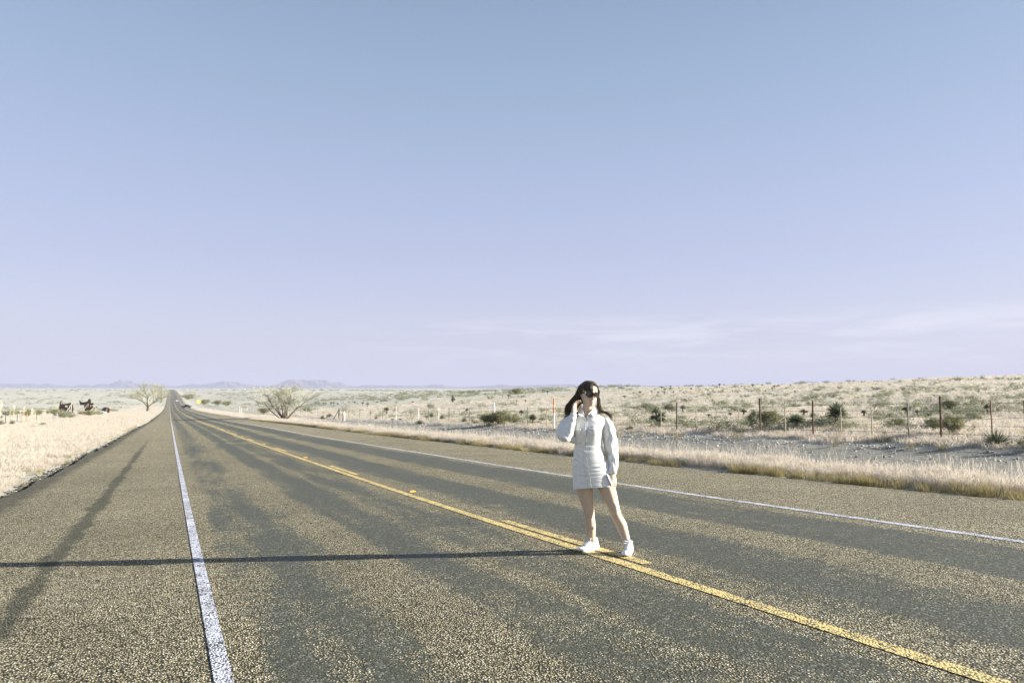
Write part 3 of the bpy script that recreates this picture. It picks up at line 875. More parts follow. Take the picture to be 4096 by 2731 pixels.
plant('grey', *z4(1870, 588, 82, 125), 'grey-green bush at the right foot of the big bare tree')
plant('grey', *z4(1350, 484, 42, 165), 'flat grey-green bush behind the left branches of the big bare tree')
plant('broom', *z4(465, 437, 72, 95), 'lone olive bush right of the road beyond the cars')
plant('broom', *z4(660, 494, 62, 125), 'olive bush right behind the yellow diamond sign')
plant('broom', *z4(810, 504, 62, 110), 'olive bush, left half of the green strip beyond the yellow diamond sign')
plant('broom', *z4(920, 508, 58, 120), 'olive bush, right half of the green strip beyond the yellow diamond sign')
plant('low', *z4(2120, 642, 60, 82), 'dark yucca left of the leaning fence brace')
plant('low', *z4(2042, 658, 52, 60), 'small dark yucca at the far end of the roadside fence')
plant('low', *zl(550, 1090, 245, 255), 'dark round yucca behind the left roadside fence, right of the dark post')
plant('low', *zl(1650, 1130, 190, 345), 'spread green yucca standing in open pale grass left of the road')
plant('low', *zl(150, 842, 132, 155), 'yucca at the foot of the twin flower stalks, far left')
plant('low', *zl(860, 972, 72, 190), 'low yucca among fence posts on the left plain')
plant('grey', *zl(1270, 1192, 112, 115), 'pale grey-green bush in the grass left of the spread yucca')
plant('grey', *zl(1110, 1180, 45, 100), 'tiny grey-green tuft left of the pale grey-green bush')
plant('grey', *zl(90, 1110, 205, 255), 'yellowish twiggy bush at the left picture edge by the fence')
plant('broom', *zl(1085, 775, 275, 250), 'olive bush behind the flower stalks, darkest of the left-hand thicket')
plant('broom', *zl(1450, 725, 185, 255), 'olive bush just right of the darkest bush in the left-hand thicket')
plant('broom', *zl(350, 755, 200, 330), 'olive bush between the two leftmost flower stalks')
plant('broom', *zl(700, 705, 150, 280), 'olive bush in the left-hand thicket behind a short flower stalk')
plant('grey', *zs(480, 860, 280, 330), 'grey-green bush in front of the wooden cut-out with window holes, left half')
plant('grey', *zs(700, 870, 250, 330), 'grey-green bush in front of the wooden cut-out with window holes, right half')
plant('broom', *zs(230, 755, 200, 360), 'olive bush left of the wooden cut-outs')
plant('broom', *zs(1370, 785, 190, 280), 'olive bush in front of the cross-shaped wooden cut-out')
plant('grey', *zs(1680, 755, 150, 260), 'grey-green bush between the cross-shaped cut-out and the rounded one')
plant('grey', *zs(1130, 730, 120, 220), 'small grey-green bush at the left foot of the cross-shaped cut-out')
plant('dark', *zs(2210, 350, 90, 290), 'flat dark bush on the plain beyond the rounded cut-out')

# plants that repeat over the slope with nothing to tell them apart
G1 = 'distant yuccas dotting the right-hand slope'
L1 = 'small dark distant yucca, one of many dotting the pale slope beyond the fence'
for a in [(155, 315, 22, 20), (230, 352, 26, 26), (300, 352, 40, 50), (430, 340, 32, 28), (465, 310, 24, 26), (500, 347, 32, 36), (580, 312, 32, 28), (570, 347, 32, 34), (635, 312, 42, 40), (670, 352, 42, 22),
          (740, 330, 22, 30), (780, 342, 28, 26), (795, 357, 24, 26), (865, 317, 46, 28), (925, 360, 20, 40), (1030, 308, 22, 26), (1052, 332, 42, 22), (1105, 330, 32, 24), (1130, 335, 22, 22), (1215, 327, 28, 26), (1320, 325, 28, 20),
          (1375, 340, 22, 36), (1458, 300, 34, 22), (1497, 330, 26, 22), (1535, 332, 26, 26), (1180, 272, 46, 42), (1230, 267, 32, 22), (1060, 265, 30, 14), (1105, 267, 24, 26), (1420, 272, 22, 26), (1548, 277, 46, 44),
          (1650, 267, 32, 26), (1685, 337, 42, 26), (1760, 307, 36, 30), (1785, 282, 34, 36), (1830, 277, 36, 50), (1870, 325, 18, 30), (1962, 270, 36, 20), (2012, 347, 42, 30), (1612, 346, 16, 30), (540, 287, 26, 50), (640, 272, 22, 50), (730, 290, 22, 30), (880, 265, 22, 46)]:
    plant('far', *z6(*a), L1, G1)
for a in [(2140, 312, 38, 34), (2195, 332, 44, 30), (1790, 372, 42, 56), (1725, 362, 28, 24), (1965, 422, 42, 32), (1875, 417, 32, 26), (1650, 312, 32, 24), (320, 462, 52, 40), (270, 457, 55, 32), (420, 432, 30, 26), (460, 422, 34, 28),
          (185, 427, 26, 44), (620, 432, 28, 34), (790, 427, 28, 34), (1545, 352, 34, 20), (2130, 612, 42, 66), (2222, 617, 32, 46), (940, 592, 42, 56), (580, 612, 32, 50), (660, 607, 28, 52)]:
    plant('far', *z5(*a), L1, G1)
for a in [(1965, 497, 40, 36), (1995, 500, 44, 30), (2050, 502, 40, 36), (2075, 497, 30, 40), (2140, 500, 44, 36), (2170, 498, 40, 40), (2215, 500, 30, 44)]:
    plant('far', *z4(*a), L1, G1)
G2 = 'distant shrubs on the right-hand skyline and slope'
L2 = 'small distant shrub, one of many on the right-hand slope and skyline beyond the fence'
for a in [(1540, 188, 42, 80), (1740, 172, 40, 80), (1070, 197, 24, 46), (1165, 190, 22, 34), (910, 202, 24, 26), (395, 212, 36, 80), (515, 210, 18, 22), (135, 217, 30, 74), (2130, 188, 44, 60), (1640, 190, 32, 40), (1440, 188, 24, 30), (1290, 188, 20, 40), (700, 205, 18, 60), (1960, 178, 34, 60), (2050, 185, 34, 50), (1800, 185, 28, 30),
          (285, 277, 46, 50), (470, 302, 52, 76), (660, 287, 42, 76), (935, 292, 42, 52), (1050, 287, 36, 40), (1780, 237, 26, 30), (1605, 282, 36, 60), (1710, 317, 60, 36), (1195, 285, 40, 50), (800, 240, 24, 40), (1130, 272, 26, 30), (90, 270, 30, 50), (1340, 262, 24, 60), (1240, 240, 22, 50),
          (965, 330, 24, 74), (1035, 342, 24, 54), (1515, 304, 24, 60), (1860, 334, 24, 100), (1365, 320, 20, 50), (1275, 353, 22, 40), (1690, 432, 92, 96), (200, 360, 50, 80), (60, 300, 40, 60), (340, 330, 40, 60)]:
    plant('scrub', *z7(*a), L2, G2)
for a in [(100, 292, 30, 95), (185, 302, 22, 110), (830, 265, 24, 40), (955, 272, 30, 60), (1140, 272, 24, 40), (1355, 282, 44, 70), (1720, 242, 34, 36), (2110, 238, 36, 110), (2035, 242, 26, 50), (2250, 312, 30, 60), (1420, 240, 30, 60), (1075, 367, 52, 44), (1480, 380, 30, 50), (2120, 412, 50, 80), (1400, 440, 40, 90), (1650, 440, 80, 90), (1170, 472, 72, 115), (130, 503, 64, 64), (2230, 400, 60, 60), (1740, 360, 30, 50), (2180, 474, 60, 60), (830, 430, 40, 60)]:
    plant('scrub', *z6(*a), L2, G2)
for a in [(700, 392, 36, 115), (920, 397, 36, 76), (530, 402, 32, 94), (1760, 445, 44, 135), (1070, 350, 24, 70), (1330, 360, 30, 110), (1910, 365, 30, 76), (1600, 380, 50, 60), (1500, 470, 60, 90), (1290, 430, 40, 60), (840, 362, 20, 60)]:
    plant('scrub', *z5(*a), L2, G2)

# say for each of the distant ones which it is, by the landmark it is nearest to
MARKS = [(1140, 1552, 'the big bare tree'), (1398, 1640, 'the twin bare rounded shrubs'), (1648, 1640, 'the large bare shrub'), (1976, 1620, 'the thick white fence post'), (2214, 1592, 'the orange-topped marker'), (2360, 1525, "the woman's head"),
         (2702, 1616, 'the dark iron post'), (3035, 1593, 'the thick rusty post'), (3244, 1616, 'the thin rusty post'), (3338, 1600, 'the tall shaggy yucca'), (3500, 1610, 'the pair of bare saplings'), (3752, 1590, 'the tall corner post'), (3970, 1710, 'the big spiky rosette')]
NUM = ['', 'first', 'second', 'third', 'fourth', 'fifth', 'sixth', 'seventh', 'eighth', 'ninth', 'tenth', 'eleventh', 'twelfth']
buckets = {}
for o, kind, px, py in PLANTS:
    mx, my, ml = min(MARKS, key=lambda m_: abs(m_[0] - px))
    w_ = ('up ' if py < my + 25 else '') + ('left' if px < mx else 'right')
    buckets.setdefault((o['category'], w_, ml), []).append((py, px, o))
for (cat_, w_, ml), lst in buckets.items():
    lst.sort(key=lambda q_: q_[:2])
    for i_, (py, px, o) in enumerate(lst):
        if len(lst) == 1: o['label'] = 'lone distant %s %s of %s' % (cat_, w_, ml)
        else: o['label'] = 'distant %s %s of %s, %s of %d from top' % (cat_, w_, ml, NUM[i_ + 1] if i_ < 12 else str(i_ + 1), len(lst))

# ------------------------------------------------------------------ trees
def bare_tree(px, py, hpx, wpx, label, seed, crown='bare', stems=5, name='bare_tree'):
    p, dep = at(px, py)
    h, w = hpx / FPX * dep, wpx / FPX * dep
    r = random.Random(seed)
    o = empty(name, p)
    tr, tw, lf, tips = MB(), MB(), MB(), []
    if stems > 1:
        for i in range(stems):
            a = i * 6.28 / stems + r.uniform(-.3, .3)
            lean = (.12, .75, .35, .6, .2)[i % 5] + r.uniform(-.05, .05)
            d = Vector((math.cos(a) * lean, math.sin(a) * lean, 1)).normalized()
            path = [Vector((math.cos(a) * .02, math.sin(a) * .02, -.03))]
            q = path[0].copy(); dd = d.copy()
            for j in range(5):
                dd = (dd + Vector((r.uniform(-.13, .13), r.uniform(-.13, .13), .05))).normalized()
                q = q + dd * .150; path.append(q.copy())
            tr.tube(path, [.0135 - .0018 * j for j in range(6)], 6, cap=False)
            for j in range(2, 6):
                for c in range(4):
                    nd_ = (dd + Vector((r.gauss(0, .45), r.gauss(0, .45), r.gauss(.15, .3)))).normalized()
                    grow(r, tw, tips, path[j], nd_, r.uniform(.12, .20), .006, 3, .36, .05, 3, (2, 3), .2, .0013)
    else:
        path = [Vector((0, 0, -.03)), Vector((.01, 0, .12)), Vector((.0, .01, .26))]
        tr.tube(path, [.035, .028, .024], 8, cap=False)
        for i in range(7):
            a = i * .9 + r.uniform(-.2, .2)
            d = Vector((math.cos(a) * r.uniform(.4, 1.0), math.sin(a) * r.uniform(.4, 1.0), r.uniform(.5, 1.1)))
            grow(r, tr if i < 0 else tw, tips, path[1 if i % 3 == 0 else 2], d, r.uniform(.24, .34), .016, 4, .36, .04, 4, (2, 4), .2, .0016)
    if crown == 'bud': leaf_quads(r, lf, tips, 2, .010, .03)
    else: leaf_quads(r, lf, tips[::3], 1, .008, .01)
    kw = normalise([tr, tw, lf])
    tr.build('trunk', M_TRUNK, o); tw.build('branches', M_BARE if crown == 'bare' else M_BUD, o); lf.build('crown', M_BUD if crown == 'bud' else M_GREY, o)
    s_ = w / kw
    o.scale = (s_, s_, h)
    tag(o, label, 'tree')
    return o
bare_tree(*z4(1600, 672, 395, 560), 'big bare grey tree with fanned stems standing in pale grass right of the road', 4, 'bare', 10)
bare_tree(597, 1644, 112, 122, 'pale budding tree with a forked trunk, left of the far road', 9, 'bud', 1, 'budding_tree')
bare_tree(650, 1610, 74, 50, 'smaller pale tree just behind the forked one, left of the far road', 12, 'bud', 1, 'budding_tree')

# ------------------------------------------------------------------ dry flower stalks of the yuccas on the left
def stalk(px, py, hpx, label, seed, pod=True, lean=0.0):
    p, dep = at(px, py)
    h = hpx / FPX * dep
    r = random.Random(seed)
    o = empty('flower_stalk', p)
    mb = MB(); mb.tube([(0, 0, -.1), (lean * h * .4, 0, h * .5), (lean * h, 0, h)], [.045, .035, .012], 6)
    mb.build('stem', M_STALK, o)
    if pod:
        sd = MB()
        for i in range(26):
            z = h * r.uniform(.62, 1.0); a = r.uniform(0, 6.28); L_ = r.uniform(.12, .36) * (1.1 - abs(z / h - .8) * 2)
            e = Vector((lean * z + math.cos(a) * L_, math.sin(a) * L_, z + L_ * .5))
            sd.tube([(lean * z, 0, z), e], [.008, .005], 3, cap=False)
            for c in range(3):
                q = e - Vector((math.cos(a), math.sin(a), .5)) * c * .07
                sd.tube([q - Vector((0, 0, .05)), q, q + Vector((0, 0, .05))], [.012, .032, .010], 5)
        sd.build('seed_head', M_STALK, o)
    tag(o, label, 'flower stalk', 'dry flower stalks on the left plain' if px < 300 else None)
for a, lb in [((95, 800, 540), 'dry pale flower stalk, left one of the twin pair'), ((128, 790, 590), 'tallest dry flower stalk with a seed head, right one of the twin pair'),
              ((450, 790, 390), 'dry flower stalk, second clump from the left, before an olive bush'), ((590, 790, 480), 'dry flower stalk with a dark bushy seed head, third from the left'),
              ((830, 750, 190), 'shortest dry flower stalk in the left row'), ((955, 885, 440), 'dry pale flower stalk left of the darkest bush in the thicket'),
              ((1235, 965, 490), 'stout pale flower stalk with spreading side arms before the thicket'), ((1360, 885, 350), 'plain dry flower stalk right of the stout one with side arms'),
              ((1640, 865, 330), 'leaning dry flower stalk, last on the right before the wooden cut-outs')]:
    x, y, h_, _ = zl(*a, 0)
    stalk(x, y, h_, lb, int(x * 7), a[2] != 350, .12 if a[0] == 1640 else 0)
stalk(2143, 1655, 102, 'thin leaning dry stalk standing left of the orange-topped marker', 3, False, .14)
# ------------------------------------------------------------------ wire fences
M_RUST = simple('rusty_iron', (.12, .058, .038), .8, .35, 12.0, .2, 60.0)
M_IRON = simple('dark_iron', (.06, .055, .05), .7, .3, 12.0)
M_WOODP = simple('weathered_stake', (.25, .22, .15), .9, .25, 10.0)
M_WPOST = simple('white_painted_post', (.75, .75, .76), .7, .08, 10.0)
M_WIRE = simple('fence_wire', (.13, .12, .11), .6, .2, 10.0, metal=.4)
M_BLUE = simple('dark_blue_post', (.05, .07, .11), .6, .2, 10.0)
M_ORANGE = simple('orange_plastic', (.85, .22, .03), .5, .08, 10.0)
M_WHITEP = simple('white_plastic', (.82, .82, .84), .45, .04, 10.0)
M_YSIGN = simple('yellow_sign_sheeting', (.85, .62, .10), .5, .06, 4.0)
M_BLACK = simple('matt_black', (.02, .02, .02), .6, .1, 5.0)

def fence(name, label, t0, posts, heights, s_end, wires):
    o = tag(empty(name, (t0, 0, 0)), label, 'fence')
    tops = []
    for s, mat_, rad, hh, lean in posts:
        z = float(land(t0, s))
        mb = MB()
        if rad > .03:
            mb.tube([(0, s, z - .2), (lean * .5, s, z + hh * .5), (lean, s, z + hh)], rad, 8)
        else:                     # T-section steel stake
            mb.box((0, s, z + hh / 2 - .1), (.045, .012, hh + .2)); mb.box((0, s + .018, z + hh / 2 - .1), (.012, .03, hh + .196))
        mb.build('post', mat_, o)
    ss = np.array(sorted([p[0] for p in posts] + list(np.arange(posts[0][0], s_end, 4.0))))
    for hz in wires:
        mb = MB()
        mb.tube([(.03, s, float(land(t0, s)) + hz + .015 * math.sin(s * 1.7 + hz * 9)) for s in ss], .006, 4, cap=False)
        mb.build('wire', M_WIRE, o)
    return o
def s_on(px, t):
    u = (px - 2048) / FPX
    return t * (CT - u * ST) / (u * CT + ST)
TF = 24.0
right = [(4090, M_RUST, .02, 1.35, 0), (3957, M_RUST, .022, 1.38, -.03), (3752, M_RUST, .034, 1.55, .03), (3625, M_IRON, .012, 1.3, -.05), (3480, M_WOODP, .02, 1.32, 0), (3357, M_WOODP, .012, 1.2, 0), (3244, M_RUST, .034, 1.45, .03),
         (3135, M_WOODP, .02, 1.35, .02), (3035, M_RUST, .037, 1.62, 0), (2950, M_WOODP, .016, 1.28, 0), (2862, M_WOODP, .016, 1.28, 0), (2781, M_WOODP, .016, 1.26, 0), (2702, M_IRON, .034, 1.5, .04), (2641, M_WOODP, .016, 1.25, 0),
         (2575, M_WOODP, .016, 1.25, 0), (2516, M_WOODP, .016, 1.25, .03), (2457, M_WOODP, .02, 1.3, 0), (2390, M_IRON, .02, 1.3, 0), (2300, M_WOODP, .02, 1.3, 0), (2185, M_WOODP, .02, 1.3, 0), (2109, M_IRON, .02, 1.35, 0), (2045, M_WOODP, .012, 1.2, 0), (1976, M_WPOST, .055, 1.75, 0), (1925, M_WOODP, .012, 1.2, 0),
         (1878, M_IRON, .02, 1.35, 0), (1838, M_WOODP, .012, 1.2, 0), (1797, M_IRON, .02, 1.36, 0), (1757, M_WPOST, .02, 1.35, .02), (1715, M_IRON, .02, 1.3, 0), (1677, M_WPOST, .02, 1.35, .04), (1587, M_WPOST, .034, 1.5, 0), (1534, M_IRON, .02, 1.3, 0), (1484, M_IRON, .02, 1.3, .05), (1442, M_IRON, .02, 1.3, 0),
         (1398, M_IRON, .02, 1.3, 0), (1357, M_IRON, .034, 1.45, 0), (1310, M_WOODP, .02, 1.3, 0), (1275, M_IRON, .02, 1.3, 0), (1230, M_WPOST, .02, 1.3, 0)]
posts = [(s_on(px, TF), m_, r_, h_, l_) for px, m_, r_, h_, l_ in right]
posts = [(float(s), M_IRON, .02, 1.35, 0.0) for s in (-9, -4, 1)] + posts + [(posts[-1][0] + 7 * k, M_IRON, .02, 1.3, 0.0) for k in range(1, 22)]
fence('wire_fence', 'five-strand wire fence with rusty and iron posts beside the gravel track', TF, posts, None, posts[-1][0], (.25, .52, .79, 1.04, 1.27))
TL = -18.0
left = [(18, M_WOODP, .02, 1.3, 0), (34, M_BLUE, .045, 1.5, 0), (80, M_IRON, .034, 1.15, 0), (95, M_WOODP, .02, 1.1, 0), (118, M_ORANGE, .04, 1.15, 0), (155, M_IRON, .034, 1.1, .05), (178, M_WOODP, .02, 1.1, 0), (214, M_WPOST, .03, 1.0, 0), (238, M_WPOST, .03, 1.0, 0), (259, M_ORANGE, .045, 1.5, 0), (288, M_WPOST, .04, 1.6, 0), (314, M_WPOST, .02, 1.0, 0), (342, M_ORANGE, .045, 1.5, 0), (366, M_WPOST, .03, 1.1, 0), (400, M_IRON, .02, 1.2, 0), (435, M_WOODP, .04, 1.5, 0), (470, M_IRON, .03, 1.3, 0)]
posts = [(s_on(px, TL), m_, r_, h_, l_) for px, m_, r_, h_, l_ in left]
posts = [(posts[0][0] - 6 * k, M_IRON, .02, 1.2, 0.0) for k in (3, 2, 1)] + posts
fence('wire_fence', 'low wire fence with blue, orange and pale posts across the grass left of the road', TL, posts, None, posts[-1][0], (.3, .6, .9))
# diagonal fence brace and pale dead yucca trunk at the far bend of the fence
p, dep = at(1348, 1676)
mb = MB(); mb.tube([(-.45, 0, -.1), (.45, 0, 1.45)], .05, 7); mb.tube([(.42, 0, -.1), (.47, 0, 1.5)], .06, 7)
tag(mb.build('fence_brace', M_IRON, None, False, p), 'dark leaning brace and post at the far end of the roadside fence', 'brace')
p, dep = at(1378, 1681)
mb = MB(); mb.tube([(0, 0, -.1), (.03, 0, .5), (-.02, .03, .95), (.04, 0, 1.2)], [.2, .17, .16, .08], 8, round_ends=True); mb.tube([(.02, 0, .6), (.22, .02, .9)], [.09, .05], 6)
tag(mb.build('dead_trunk', M_STALK, None, True, p), 'pale dead yucca trunk just right of the leaning brace', 'trunk')

# ------------------------------------------------------------------ markers, sign, mast
def marker(px, py, hpx, rad, bands, name, label, cat, t=None):
    p, dep = at(px, py)
    h = hpx / FPX * dep
    o = empty(name, p)
    mb = MB()
    mb.tube([(0, 0, -.15), (0, 0, h * bands[0][0])], rad, 10)
    mb.build('stake', M_WHITEP, o)
    for i in range(len(bands) - 1):
        z0, mat_ = bands[i]
        z1 = bands[i + 1][0]
        mb = MB()
        if z1 >= 1: mb.tube([(0, 0, h * z0), (0, 0, h * .97), (0, 0, h * .99), (0, 0, h)], [rad * 1.06, rad * 1.06, rad * .8, rad * .3], 10)
        else: mb.tube([(0, 0, h * z0), (0, 0, h * z1)], rad * (1.06 if mat_ is M_ORANGE else 1.0), 10)
        mb.build('band', mat_, o)
    return tag(o, label, cat)
marker(2215, 1711, 118, .048, [(.505, M_ORANGE), (.715, M_WHITEP), (.77, M_ORANGE), (1.0, None)], 'marker_post', 'tall white pipeline marker with orange upper half standing on the gravel left of the woman', 'marker post')
marker(993, 1640, 22, .06, [(.62, M_ORANGE), (1.0, None)], 'marker_post', 'small distant white marker with an orange tip above the grass beyond the driveway', 'marker post')
marker(971, 1651, 22, .07, [(.55, M_YSIGN), (1.0, None)], 'marker_post', 'small yellow-topped marker by the far driveway, right one of two', 'marker post')
marker(964, 1652, 30, .05, [(.85, M_WHITEP), (1.0, None)], 'marker_post', 'thin plain white marker by the far driveway, left one of two', 'marker post')
p, dep = at(800, 1622)
o = empty('road_sign', p, -TH * .3)
hs = 17 / FPX * dep
mb = MB(); mb.box((0, 0, hs * .45), (.08, .08, hs * 1.1)); mb.build('post', M_IRON, o)
a = 9.5 / FPX * dep
mb = MB(); mb.loft([[(-a, y, hs + 0), (0, y, hs - a), (a, y, hs), (0, y, hs + a)] for y in (-.09, -.06)]); mb.build('sign_panel', M_YSIGN, o)
tag(o, 'yellow diamond road sign on a post right of the far road', 'road sign')

M_MAST = simple('galvanised_steel', (.42, .42, .45), .6, .15, 6.0)
p, dep = at(991, 1557)
dep = 2500.0
u = (991 - 2048) / FPX
x, y = CT * u * dep + ST * dep, -ST * u * dep + CT * dep
p = Vector((x, y, float(land(x, y))))
o = empty('radio_mast', p)
H = 50.0
mb = MB()
for k in range(3):
    a = k * 2.094
    mb.tube([(.55 * math.cos(a), .55 * math.sin(a), -2), (.55 * math.cos(a), .55 * math.sin(a), H)], .13, 5)
for i in range(32):
    z0 = i * H / 32
    for k in range(3):
        a, b_ = k * 2.094, (k + 1) * 2.094
        mb.tube([(.55 * math.cos(a), .55 * math.sin(a), z0), (.55 * math.cos(b_), .55 * math.sin(b_), z0 + H / 32)], .06, 4)
mb.build('lattice', M_MAST, o)
mb = MB(); mb.tube([(0, 0, H), (0, 0, H + 5)], .12, 5); mb.build('antenna', M_MAST, o)
tag(o, 'thin far radio mast rising over the plain before the mountains', 'mast')
hut = empty('equipment_hut', p + Vector((-9, -4, 0)))
mb = MB(); mb.box((0, 0, 1.6), (7, 5, 3.6)); mb.build('wall', M_WHITEP, hut)
mb = MB(); mb.loft([[(-3.7, yy, 3.4), (3.7, yy, 3.4), (3.7, yy, 3.7), (0, yy, 4.8), (-3.7, yy, 3.7)] for yy in (-2.8, 2.8)]); mb.build('roof', M_MAST, hut)
mb = MB(); mb.box((0, -2.52, 1.1), (1.1, .06, 2.2)); mb.build('door', M_IRON, hut)
tag(hut, 'tiny white equipment hut at the foot of the far radio mast', 'hut')

# ------------------------------------------------------------------ timber cut-out panels seen from behind
M_PLY = simple('dark_stained_plywood', (.085, .055, .035), .9, .3, 3.0)
M_BRACE = simple('raw_timber_brace', (.42, .34, .24), .8, .15, 8.0)
def cutout(px, py, pieces, braces, poles, label, holes=()):
    p, dep = at(px, py)
    k = dep / FPX
    o = empty('timber_cutout', p, -TH)
    for pn, outline in pieces:
        pts = [((x - px) * k, (py - y) * k) for x, y in outline]
        mb = MB(); mb.loft([[(x, yy, z) for x, z in pts] for yy in (-.04, .04)])
        mb.build(pn, M_PLY, o)
    for (xa, ya), (xb, yb), w_ in braces:
        a = Vector(((xa - px) * k, -.10, (py - ya) * k)); b_ = Vector(((xb - px) * k, -1.4, (py - yb) * k - .2))
        mb = MB(); mb.tube([a, b_], w_, 4); mb.build('brace', M_BRACE, o)
    for x, ya, yb in poles:
        mb = MB(); mb.box(((x - px) * k, -.14, (2 * py - ya - yb) / 2 * k), (.16, .14, abs(yb - ya) * k)); mb.build('pole', M_BRACE, o)
    return tag(o, label, 'cut-out')
def q(pts): return [(200 + .119 * x, 1570 + .119 * y) for x, y in pts]
def br(a, b_, w_=.09): return (q([a])[0], q([b_])[0], w_)
def po(x, a, b_): return (200 + .119 * x, 1570 + .119 * a, 1570 + .119 * b_)
bx, by = q([(600, 690)])[0]
cutout(bx, by, [('panel', q([(375, 720), (370, 480), (385, 400), (405, 285), (440, 270), (472, 290), (480, 375), (520, 380), (520, 720)])),
                ('panel', q([(523, 720), (523, 380), (560, 372), (565, 440), (565, 720)])),
                ('panel', q([(567, 720), (567, 480), (632, 480), (632, 720)])), ('panel', q([(567, 425), (567, 372), (680, 355), (775, 335), (778, 425)])),
                ('panel', q([(636, 478), (636, 428), (645, 428), (645, 720), (636, 720)])), ('panel', q([(662, 720), (662, 428), (712, 428), (712, 720)])),
                ('panel', q([(742, 720), (742, 428), (778, 428), (778, 720)])), ('panel', q([(803, 720), (803, 385), (832, 400), (850, 520), (845, 720)]))],
       [br((395, 330), (262, 690)), br((490, 520), (410, 720)), br((780, 390), (665, 730), .11)], [po(783, 340, 730), po(448, 300, 390), po(412, 600, 690)],
       'dark timber cut-out with window holes and pale braces, leftmost of three on the left plain')
bx, by = q([(1340, 690)])[0]
cutout(bx, by, [('panel', q([(1035, 265), (1070, 265), (1090, 305), (1180, 318), (1280, 300), (1315, 290), (1315, 410), (1200, 415), (1070, 410), (1050, 340)])),
                ('panel', q([(1318, 720), (1318, 290), (1335, 230), (1385, 195), (1420, 235), (1432, 310), (1420, 350), (1420, 590), (1380, 720)])),
                ('panel', q([(1423, 412), (1423, 352), (1480, 338), (1522, 350), (1525, 390), (1500, 412)])),
                ('panel', q([(1205, 418), (1315, 413), (1315, 620), (1235, 610), (1215, 520)])),
                ('panel', q([(1424, 415), (1480, 430), (1510, 470), (1590, 480), (1640, 450), (1635, 500), (1560, 520), (1424, 590)]))],
       [br((1305, 430), (1200, 690)), br((1590, 440), (1460, 630), .11)], [po(1592, 430, 690), po(1340, 360, 500), po(1430, 420, 470)],
       'dark cross-shaped timber cut-out with one rounded top, middle of three on the left plain')
bx, by = q([(1980, 680)])[0]
o = cutout(bx, by, [('panel', q([(1790, 640), (1790, 580), (1840, 530), (1875, 488), (2000, 484), (2040, 520), (2070, 545), (2070, 670), (1900, 690), (1830, 650)]))],
           [br((2000, 500), (1985, 690), .06)], [po(2078, 590, 680)], 'low rounded timber cut-out with an orange corner flag, rightmost of three on the left plain')
k = at(bx, by)[1] / FPX
fl = q([(2060, 540), (2125, 540), (2125, 578), (2060, 578)])
mb = MB(); mb.loft([[((x - bx) * k, yy, (by - y) * k) for x, y in fl] for yy in (-.10, -.06)]); mb.build('corner_flag', M_ORANGE, o)
bx, by = q([(1830, 735)])[0]
p, dep = at(bx, by)
o = empty('white_bench', p, -TH)
mb = MB(); mb.box((.3, 0, .75), (1.5, .7, .14), Euler((0, .28, 0)).to_matrix()); mb.build('seat', M_WHITEP, o)
for x_ in (-.35, .2):
    mb = MB(); mb.box((x_, 0, .33), (.12, .5, .75)); mb.build('leg', M_WHITEP, o)
tag(o, 'small tilted white bench-like frame at the left foot of the rounded cut-out', 'bench')

# ------------------------------------------------------------------ the two far vehicles
M_CARW = simple('white_car_paint', (.82, .82, .84), .25, .03, 3.0)
M_CARD = simple('black_car_paint', (.018, .018, .02), .22, .1, 3.0)
M_GLASS = simple('dark_car_glass', (.03, .035, .04), .08, .1, 3.0)
M_TYRE = simple('tyre_rubber', (.025, .025, .025), .85, .1, 10.0)
M_RIM = simple('wheel_alloy', (.55, .55, .57), .35, .05, 10.0, metal=.7)
M_LAMPR = simple('red_tail_lamp', (.5, .03, .02), .3, .1, 5.0)
M_LAMPW = simple('clear_head_lamp', (.8, .8, .75), .15, .05, 5.0)
def car(loc, rz, paint, label, kind):
    o = tag(empty('car', loc, rz), label, 'car')
    mb = MB()
    if kind == 'suv':  prof_ = [(-2.25, .45), (-2.3, .8), (-2.2, 1.05), (-1.15, 1.12), (2.15, 1.12), (2.28, .95), (2.3, .45)]; cab = [(-1.2, 1.1), (-.5, 1.68), (1.75, 1.70), (2.15, 1.1)]
    else:              prof_ = [(-2.6, .5), (-2.65, .9), (-2.5, 1.1), (-1.3, 1.16), (2.6, 1.16), (2.7, 1.0), (2.7, .5)]; cab = [(-1.25, 1.14), (-.6, 1.78), (.65, 1.80), (.95, 1.14)]
    rings = []
    for x_, sc in ((-.90, .93), (-.86, 1.0), (.86, 1.0), (.90, .93)):
        rings.append([(x_, y * (sc if abs(x_) > .88 else 1), .8 + (z - .8) * sc) for y, z in prof_])
    mb.loft(rings); mb.build('body', paint, o)
    mb = MB(); mb.loft([[(x_ * (1 - .14 * (z > 1.3)), y, z) for y, z in cab] for x_ in (-.80, .80)]); mb.build('cabin', M_GLASS, o)
    ztop = max(z for y, z in cab); ys = [y for y, z in cab if z > 1.5]
    mb = MB(); mb.box((0, (min(ys) + max(ys)) / 2, ztop + .02), (1.36, max(ys) - min(ys) + .1, .07)); mb.build('roof', paint, o)
    for sx in (-1, 1):
        for y in (-1.42, 1.42 if kind == 'suv' else 1.7):
            w_ = MB(); w_.tube([(sx * .70, y, .36), (sx * .93, y, .36)], .36, 16); wh = w_.build('wheel', M_TYRE, o)
            w_ = MB(); w_.tube([(sx * .90, y, .36), (sx * .945, y, .36)], .22, 12); w_.build('rim', M_RIM, wh)
        y_r = prof_[-1][0]
        mb = MB(); mb.box((sx * .66, y_r - .05, .88), (.28, .14, .16)); mb.build('tail_lamp', M_LAMPR, o)
        mb = MB(); mb.box((sx * .62, prof_[0][0] + .02, .78), (.34, .14, .16)); mb.build('headlamp', M_LAMPW, o)
    mb = MB(); mb.box((0, prof_[0][0] + .02, .55), (1.5, .12, .16)); mb.build('bumper', M_BLACK, o)
    return o
s_ = 640.0
